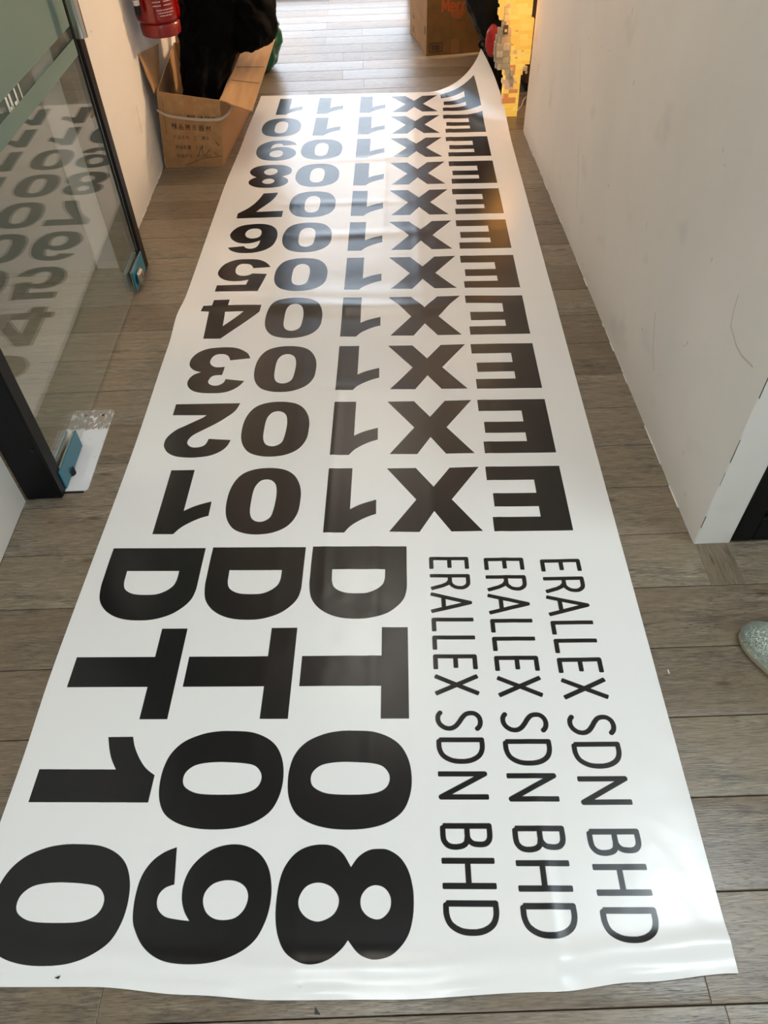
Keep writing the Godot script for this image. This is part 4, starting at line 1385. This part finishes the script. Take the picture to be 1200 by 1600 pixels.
func build_bags() -> void:
	# black cloth stuffed into the open box, spilling over the right flap
	var t := thing("black_cloth", "bundle of black cloth stuffed upright into the open cardboard box", "cloth", Vector3(-0.80, 0.01, -4.1))
	obj("bundle", limp([
		[Vector3(0.0, 0.0, 0.03), 0.02, 0.02], [Vector3(0.0, 0.004, 0.03), 0.11, 0.26], [Vector3(0.0, 0.15, 0.03), 0.118, 0.27], [Vector3(0.015, 0.30, 0.01), 0.115, 0.25],
		[Vector3(0.06, 0.45, -0.05), 0.15, 0.20], [Vector3(0.10, 0.60, -0.09), 0.17, 0.18], [Vector3(0.12, 0.78, -0.10), 0.14, 0.14], [Vector3(0.13, 0.86, -0.10), 0.03, 0.03], [Vector3(0.13, 0.865, -0.10), 0.002, 0.002]], 72, 0.05, 9.0, 0.16, 501, 8), M.black_cloth, t)
	obj("spill", limp([
		[Vector3(0.19, 0.398, -0.06), 0.01, 0.01], [Vector3(0.215, 0.392, -0.06), 0.085, 0.10], [Vector3(0.25, 0.43, -0.07), 0.12, 0.14], [Vector3(0.25, 0.52, -0.09), 0.135, 0.15],
		[Vector3(0.22, 0.62, -0.10), 0.13, 0.14], [Vector3(0.19, 0.72, -0.10), 0.08, 0.08], [Vector3(0.18, 0.75, -0.10), 0.004, 0.004]], 56, 0.03, 7.0, 0.18, 507, 7), M.black_cloth, t)
	# green plastic bag on the floor behind the box
	var g := thing("green_bag", "crumpled green plastic bag standing on the floor behind the open box", "bag", Vector3(-0.745, 0.0, -5.20))
	obj("body", limp([
		[Vector3(0, 0.001, 0), 0.02, 0.02], [Vector3(0, 0.004, 0), 0.15, 0.2], [Vector3(0, 0.09, 0), 0.215, 0.25], [Vector3(0.0, 0.22, 0), 0.225, 0.25], [Vector3(-0.01, 0.36, 0), 0.19, 0.2],
		[Vector3(-0.02, 0.48, 0), 0.10, 0.10], [Vector3(-0.02, 0.53, 0), 0.03, 0.03], [Vector3(-0.02, 0.60, 0), 0.07, 0.05], [Vector3(-0.02, 0.602, 0), 0.002, 0.002]], 64, 0.03, 11.0, 0.16, 511, 7), M.green_plastic, g)
	# black bag slumped beside the lamp
	var b := thing("black_bag", "shiny black plastic bag slumped between the shipping carton and the glowing lamp", "bag", Vector3(0.742, 0.0, -4.72))
	obj("body", limp([
		[Vector3(0.0, 0.001, 0), 0.01, 0.01], [Vector3(0.0, 0.004, 0), 0.075, 0.09], [Vector3(0.0, 0.08, 0), 0.085, 0.10], [Vector3(-0.005, 0.17, 0), 0.065, 0.09], [Vector3(-0.01, 0.23, 0), 0.062, 0.08],
		[Vector3(-0.03, 0.31, -0.01), 0.095, 0.10], [Vector3(-0.04, 0.42, -0.02), 0.135, 0.12], [Vector3(-0.04, 0.56, -0.03), 0.15, 0.13], [Vector3(-0.03, 0.70, -0.03), 0.11, 0.1], [Vector3(-0.03, 0.76, -0.03), 0.03, 0.03], [Vector3(-0.03, 0.762, -0.03), 0.002, 0.002]], 56, 0.03, 8.0, 0.14, 521, 6), M.black_plastic, b)
	obj("tie", tube(smooth_path([Vector3(-0.075, 0.215, 0.06), Vector3(-0.10, 0.235, 0.07), Vector3(-0.09, 0.26, 0.08), Vector3(-0.06, 0.25, 0.085)], 5), 0.008, 8), M.black_plastic, b)
	# red tinsel ball tucked against the clear bricks
	var n := noise(531, 1.0, 2)
	var rows := []
	for j in 37:
		var row := []
		var th := PI * j / 36.0
		for i in 40:
			var a := TAU * i / 40.0
			var d := Vector3(sin(th) * cos(a), -cos(th), -sin(th) * sin(a))
			var k := 1.0 + 0.12 * n.get_noise_3dv(d * 14.0)
			row.append(Vector3(d.x * 0.036, d.y * 0.072, d.z * 0.04) * k)
		rows.append(row)
	var red := obj("red_tinsel_ball", grid_mesh(rows, true), mat(Color(0.62, 0.015, 0.04), 0.4), null, Vector3(0.676, 0.32, -4.40))
	tag(red, "red sparkly oval decoration squeezed between black bag and clear bricks", "decoration")


# ------------------------------------------------------------------ fire extinguisher on the left wall
func build_extinguisher() -> void:
	var t := thing("fire_extinguisher", "red fire extinguisher hanging on the left wall above the open box", "extinguisher", Vector3(-0.910, 0.545, -3.86))
	var img := Image.create_empty(1024, 512, false, Image.FORMAT_RGB8)
	img.fill(Color(0.53, 0.012, 0.022))
	var white := Color(0.88, 0.78, 0.76)
	var r := RandomNumberGenerator.new()
	r.seed = 5
	# two columns of small white print, a wide foot line and a bold word on its side
	for k in 12:
		var y := 250 + k * 17
		for col in 2:
			var x := 780.0 + col * 78.0
			var end := x + r.randf_range(30, 62)
			while x < end:
				var w := r.randf_range(4, 12)
				img.fill_rect(Rect2i(int(x), y, int(w), 5), white)
				x += w + 3
	for k in 3:
		var x := 800.0 + k * 8.0
		while x < 930.0 - k * 14.0:
			var w := r.randf_range(4, 14)
			img.fill_rect(Rect2i(int(x), 458 + k * 13, int(w), 5), white)
			x += w + 3
	for k in 3:
		draw_strokes(img, STROKES["Cre"[k]], Vector2(742, 400 - k * 34), Vector2(0, -44), Vector2(-22, 0), 6.0, white)
	var body := mat(Color.WHITE, 0.18)
	body.albedo_texture = ImageTexture.create_from_image(img)
	body.clearcoat_enabled = true
	body.clearcoat = 0.6
	body.clearcoat_roughness = 0.05
	var R := 0.099
	var rows := []
	var uvs := []
	for p in [[0.080, 0.052], [0.090, 0.056], [0.0960, 0.064], [R, 0.078], [R, 0.2], [R, 0.34], [R, 0.46], [0.095, 0.50], [0.080, 0.53], [0.05, 0.552], [0.028, 0.562], [0.024, 0.58], [0.0, 0.58]]:
		var row := []
		var tr := []
		for i in 48:
			var a := TAU * i / 48.0
			row.append(Vector3(cos(a) * p[0], p[1], -sin(a) * p[0]))
			tr.append(Vector2(i / 48.0, clampf(1.0 - (p[1] - 0.078) / 0.40, 0.0, 1.0) * 0.97))
		rows.append(row)
		uvs.append(tr)
	obj("cylinder", grid_mesh(rows, true, uvs), body, t)
	var plain := mat(Color(0.53, 0.012, 0.022), 0.2)
	plain.clearcoat_enabled = true
	plain.clearcoat = 0.6
	obj("foot_ring", lathe([[0.0, 0.012], [0.078, 0.012], [0.078, 0.0], [0.082, 0.0], [0.0865, 0.004], [0.0885, 0.02], [0.0885, 0.042], [0.084, 0.050], [0.080, 0.053]], 48), plain, t)
	obj("valve", lathe([[0.016, 0.58], [0.016, 0.60], [0.022, 0.602], [0.022, 0.63], [0.0, 0.632]], 24), mat(Color(0.75, 0.62, 0.35), 0.25, 1.0), t)
	obj("lever", box_mesh(Vector3(-0.012, 0.635, -0.02), Vector3(0.012, 0.645, 0.11), 0.003), M.rubber, t)
	obj("lever", box_mesh(Vector3(-0.012, 0.612, 0.015), Vector3(0.012, 0.620, 0.09), 0.003), M.rubber, t)
	var h := obj("hose", tube(smooth_path([Vector3(0, 0.615, 0.0), Vector3(-0.04, 0.60, 0.07), Vector3(-0.055, 0.50, 0.115), Vector3(-0.055, 0.3, 0.12), Vector3(-0.055, 0.10, 0.118)], 6), 0.012, 14), M.rubber, t)
	obj("hose_clip", lathe([[0.0128, 0.0], [0.0138, 0.001], [0.0138, 0.019], [0.0128, 0.02]], 20), mat(Color(0.82, 0.80, 0.77), 0.5), h, Vector3(-0.055, 0.135, 0.119))
	obj("wall_bracket", box_mesh(Vector3(-0.1095, 0.40, -0.02), Vector3(-0.095, 0.46, 0.02), 0.003), M.steel, t)


# ------------------------------------------------------------------ warm globe lamp in the recess, out of the frame; it lights the left wall
func build_wall_lamp() -> void:
	var t := thing("wall_lamp", "warm glowing globe lamp on the recess wall beyond the brown cabinet", "lamp", Vector3(2.2, 1.45, -5.5))
	obj("backplate", box_mesh(Vector3(-0.02, -0.06, -0.06), Vector3(0.0, 0.06, 0.06), 0.004), M.steel, t)
	obj("arm", tube([Vector3(-0.02, 0, 0), Vector3(-0.07, 0.0, 0), Vector3(-0.09, -0.01, 0)], 0.01), M.steel, t)
	var prof := []
	for k in 17:
		var a := PI * k / 16.0
		prof.append([maxf(sin(a) * 0.1, 0.0005), -cos(a) * 0.1])
	var g := mat(Color(0.9, 0.85, 0.75), 0.4)
	g.emission_enabled = true
	g.emission = Color(1.0, 0.82, 0.62)
	g.emission_energy_multiplier = 1.2
	obj("globe_bulb", lathe(prof, 28), g, t, Vector3(-0.185, 0, 0))
	var l := OmniLight3D.new()
	l.name = "globe_light"
	l.light_color = Color(1.0, 0.83, 0.66)
	l.light_energy = GLOBE_LIGHT
	l.light_size = 0.09
	l.omni_range = 14.0
	l.omni_attenuation = 2.0
	l.shadow_enabled = true
	l.position = Vector3(-0.185, 0, 0)
	t.add_child(l)


const GLOBE_LIGHT := 4.2


# ------------------------------------------------------------------ slipper and scraps
func build_slipper() -> void:
	var t := thing("plush_slipper", "pale mint fuzzy slipper on the wooden floor near the black door", "slipper", Vector3(0.853, 0.0, -0.945), 0.0)
	var dir := Vector2(0.36, 0.933)
	var across := Vector2(0.933, -0.36)
	var half := func(s: float) -> float:
		# half width along the length 0..1
		var toe := pow(clampf(1.0 - pow(1.0 - clampf(s / 0.30, 0.0, 1.0), 2.2), 0.0, 1.0), 0.5)
		var heel := sqrt(clampf(1.0 - pow(clampf((s - 0.8) / 0.2, 0.0, 1.0), 2.0), 0.0, 1.0))
		return 0.052 * toe * heel * (1.0 - 0.14 * bell(s - 0.58, 0.2))
	var L := 0.27
	var at := func(s: float, w: float, y: float) -> Vector3:
		var p := dir * (s * L) + across * (w + 0.012 * sin(s * 3.0))
		return Vector3(p.x, y, p.y)
	# sole
	var ring := []
	for k in 25:
		var s := 0.5 - 0.5 * cos(PI * k / 24.0)
		ring.append([s, half.call(s) + 0.003])
	for k in range(23, 0, -1):
		var s := 0.5 - 0.5 * cos(PI * k / 24.0)
		ring.append([s, -half.call(s) - 0.003])
	var rows := []
	for lev in [[0.0, 0.0008], [0.96, 0.0008], [1.0, 0.004], [1.0, 0.016], [0.97, 0.019], [0.0, 0.019]]:
		var row := []
		for q in ring:
			row.append(at.call(0.5 + (q[0] - 0.5) * lev[0], q[1] * lev[0], lev[1]))
		rows.append(row)
	obj("sole", grid_mesh(rows, true, [], true), mat(Color(0.60, 0.58, 0.50), 0.7), t)
	# fleece upper over the front half
	var n := noise(601, 1.0, 3)
	var up := []
	var NS := 90
	var NA := 90
	for j in NS + 1:
		var s := 0.012 + 0.56 * pow(float(j) / NS, 1.3)
		var row := []
		for i in NA + 1:
			var a := PI * i / NA
			var hw: float = half.call(s) + 0.001
			var hgt := 0.018 + 0.046 * sqrt(clampf(1.0 - pow(1.0 - clampf(s / 0.42, 0.0, 1.0), 2.0), 0.0, 1.0))
			var y := 0.016 + (hgt - 0.016) * pow(sin(a), 0.62)
			var p: Vector3 = at.call(s, cos(a) * hw, y)
			var nz := n.get_noise_3dv(p * 260.0) * 0.0022 + n.get_noise_3dv(p * 90.0) * 0.0014
			row.append(p + Vector3(cos(a) * across.x, sin(a), cos(a) * across.y).normalized() * nz)
		up.append(row)
	var fleece := bump(mat(Color(0.80, 0.835, 0.775), 0.98, 0.0, 0.2), noise(603, 0.06, 3), 256, Vector3(2, 2, 1), 0.2)
	fleece.rim_enabled = true
	fleece.rim = 0.5
	fleece.rim_tint = 0.5
	obj("upper", grid_mesh(up, false, [], false), fleece, t)
	# short fleece pile: soft spikes all over the upper
	var spike := begin()
	for k in 3:
		var a0 := TAU * k / 3.0
		var a1 := TAU * (k + 1) / 3.0
		poly(spike, [Vector3(cos(a0), 0, sin(a0)), Vector3(cos(a1), 0, sin(a1)), Vector3(0, 1, 0)], Vector3(cos(a0 + TAU / 6), 0.3, sin(a0 + TAU / 6)))
	var mm := MultiMesh.new()
	mm.transform_format = MultiMesh.TRANSFORM_3D
	mm.mesh = spike.commit()
	mm.instance_count = 9000
	var r := RandomNumberGenerator.new()
	r.seed = 605
	for k in 9000:
		var j := r.randi_range(1, NS - 2)
		var i := r.randi_range(2, NA - 2)
		var p: Vector3 = up[j][i].lerp(up[j + 1][i + 1], r.randf())
		var nn: Vector3 = (up[j][i + 1] - up[j][i]).cross(up[j + 1][i] - up[j][i]).normalized()
		var y: Vector3 = (nn + Vector3(r.randf_range(-0.8, 0.8), r.randf_range(-0.3, 0.5), r.randf_range(-0.8, 0.8))).normalized()
		var x: Vector3 = y.cross(Vector3(0.31, 0.2, 0.93)).normalized()
		mm.set_instance_transform(k, Transform3D(Basis(x * 0.0009, y * r.randf_range(0.002, 0.0042), x.cross(y) * 0.0009), p - nn * 0.0004))
	var pile := MultiMeshInstance3D.new()
	pile.name = "fleece_pile"
	pile.multimesh = mm
	pile.material_override = fleece
	pile.set_meta("kind", "stuff")
	t.add_child(pile)
	var foot := []
	for lev in [0.0, 0.6, 1.0]:
		var row := []
		for q in ring:
			row.append(at.call(0.5 + (q[0] - 0.5) * lev * 0.96, q[1] * lev * 0.92, 0.0195 + 0.001 * (1.0 - lev)))
		foot.append(row)
	obj("insole", grid_mesh(foot, true, [], false), mat(Color(0.55, 0.60, 0.56), 0.95), t)


func build_bits() -> void:
	# scraps of black and white vinyl trimmed off the print
	var black := mat(Color(0.05, 0.045, 0.04), 0.3)
	var bits := [
		[Vector3(-0.150, 0.0006, -0.213), [Vector2(0, 0), Vector2(0.011, 0.001), Vector2(0.001, -0.011)], black, "tiny black triangular vinyl offcut on the floor before the sheet"],
		[Vector3(-0.42, 0.0006, -0.205), [Vector2(0, 0), Vector2(0.03, -0.002), Vector2(0.034, 0.004), Vector2(0.004, 0.006)], black, "tiny black strip of vinyl on the floor before the sheet"],
		[Vector3(-0.612, 0.0045, -0.282), [Vector2(0, 0), Vector2(0.010, -0.003), Vector2(0.008, 0.002)], black, "tiny black vinyl offcut lying on the sheet's near margin"],
		[Vector3(0.640, 0.0006, -0.845), [Vector2(0, 0), Vector2(0.002, 0), Vector2(0.002, 0.010), Vector2(0, 0.010)], mat(Color(0.9, 0.9, 0.88), 0.5), "tiny white sliver on the floor between sheet and slipper"],
	]
	for b in bits:
		var st := begin()
		var top := []
		var bot := []
		for p in b[1]:
			top.append(Vector3(p.x, 0.0012, p.y))
			bot.append(Vector3(p.x, 0, p.y))
		poly(st, top, Vector3.UP)
		poly(st, bot, Vector3.DOWN)
		for k in top.size():
			var j := (k + 1) % top.size()
			poly(st, [top[k], top[j], bot[j], bot[k]], (top[k] + top[j]) / 2 - (top[0] + top[1] + top[2]) / 3)
		var o := obj("vinyl_offcut", st.commit(), b[2], null, b[0])
		tag(o, b[3], "offcut", "vinyl offcuts on the floor")
	# thin white lead from the lamp along the cabinet foot
	var c := obj("lamp_cable", tube(smooth_path([Vector3(0.80, 0.004, -4.26), Vector3(0.86, 0.004, -4.38), Vector3(0.89, 0.004, -4.48), Vector3(0.93, 0.004, -4.52), Vector3(1.1, 0.004, -4.50)], 6), 0.003, 8), mat(Color(0.8, 0.78, 0.74), 0.4))
	tag(c, "thin white cable on the floor behind the glowing lamp", "cable")
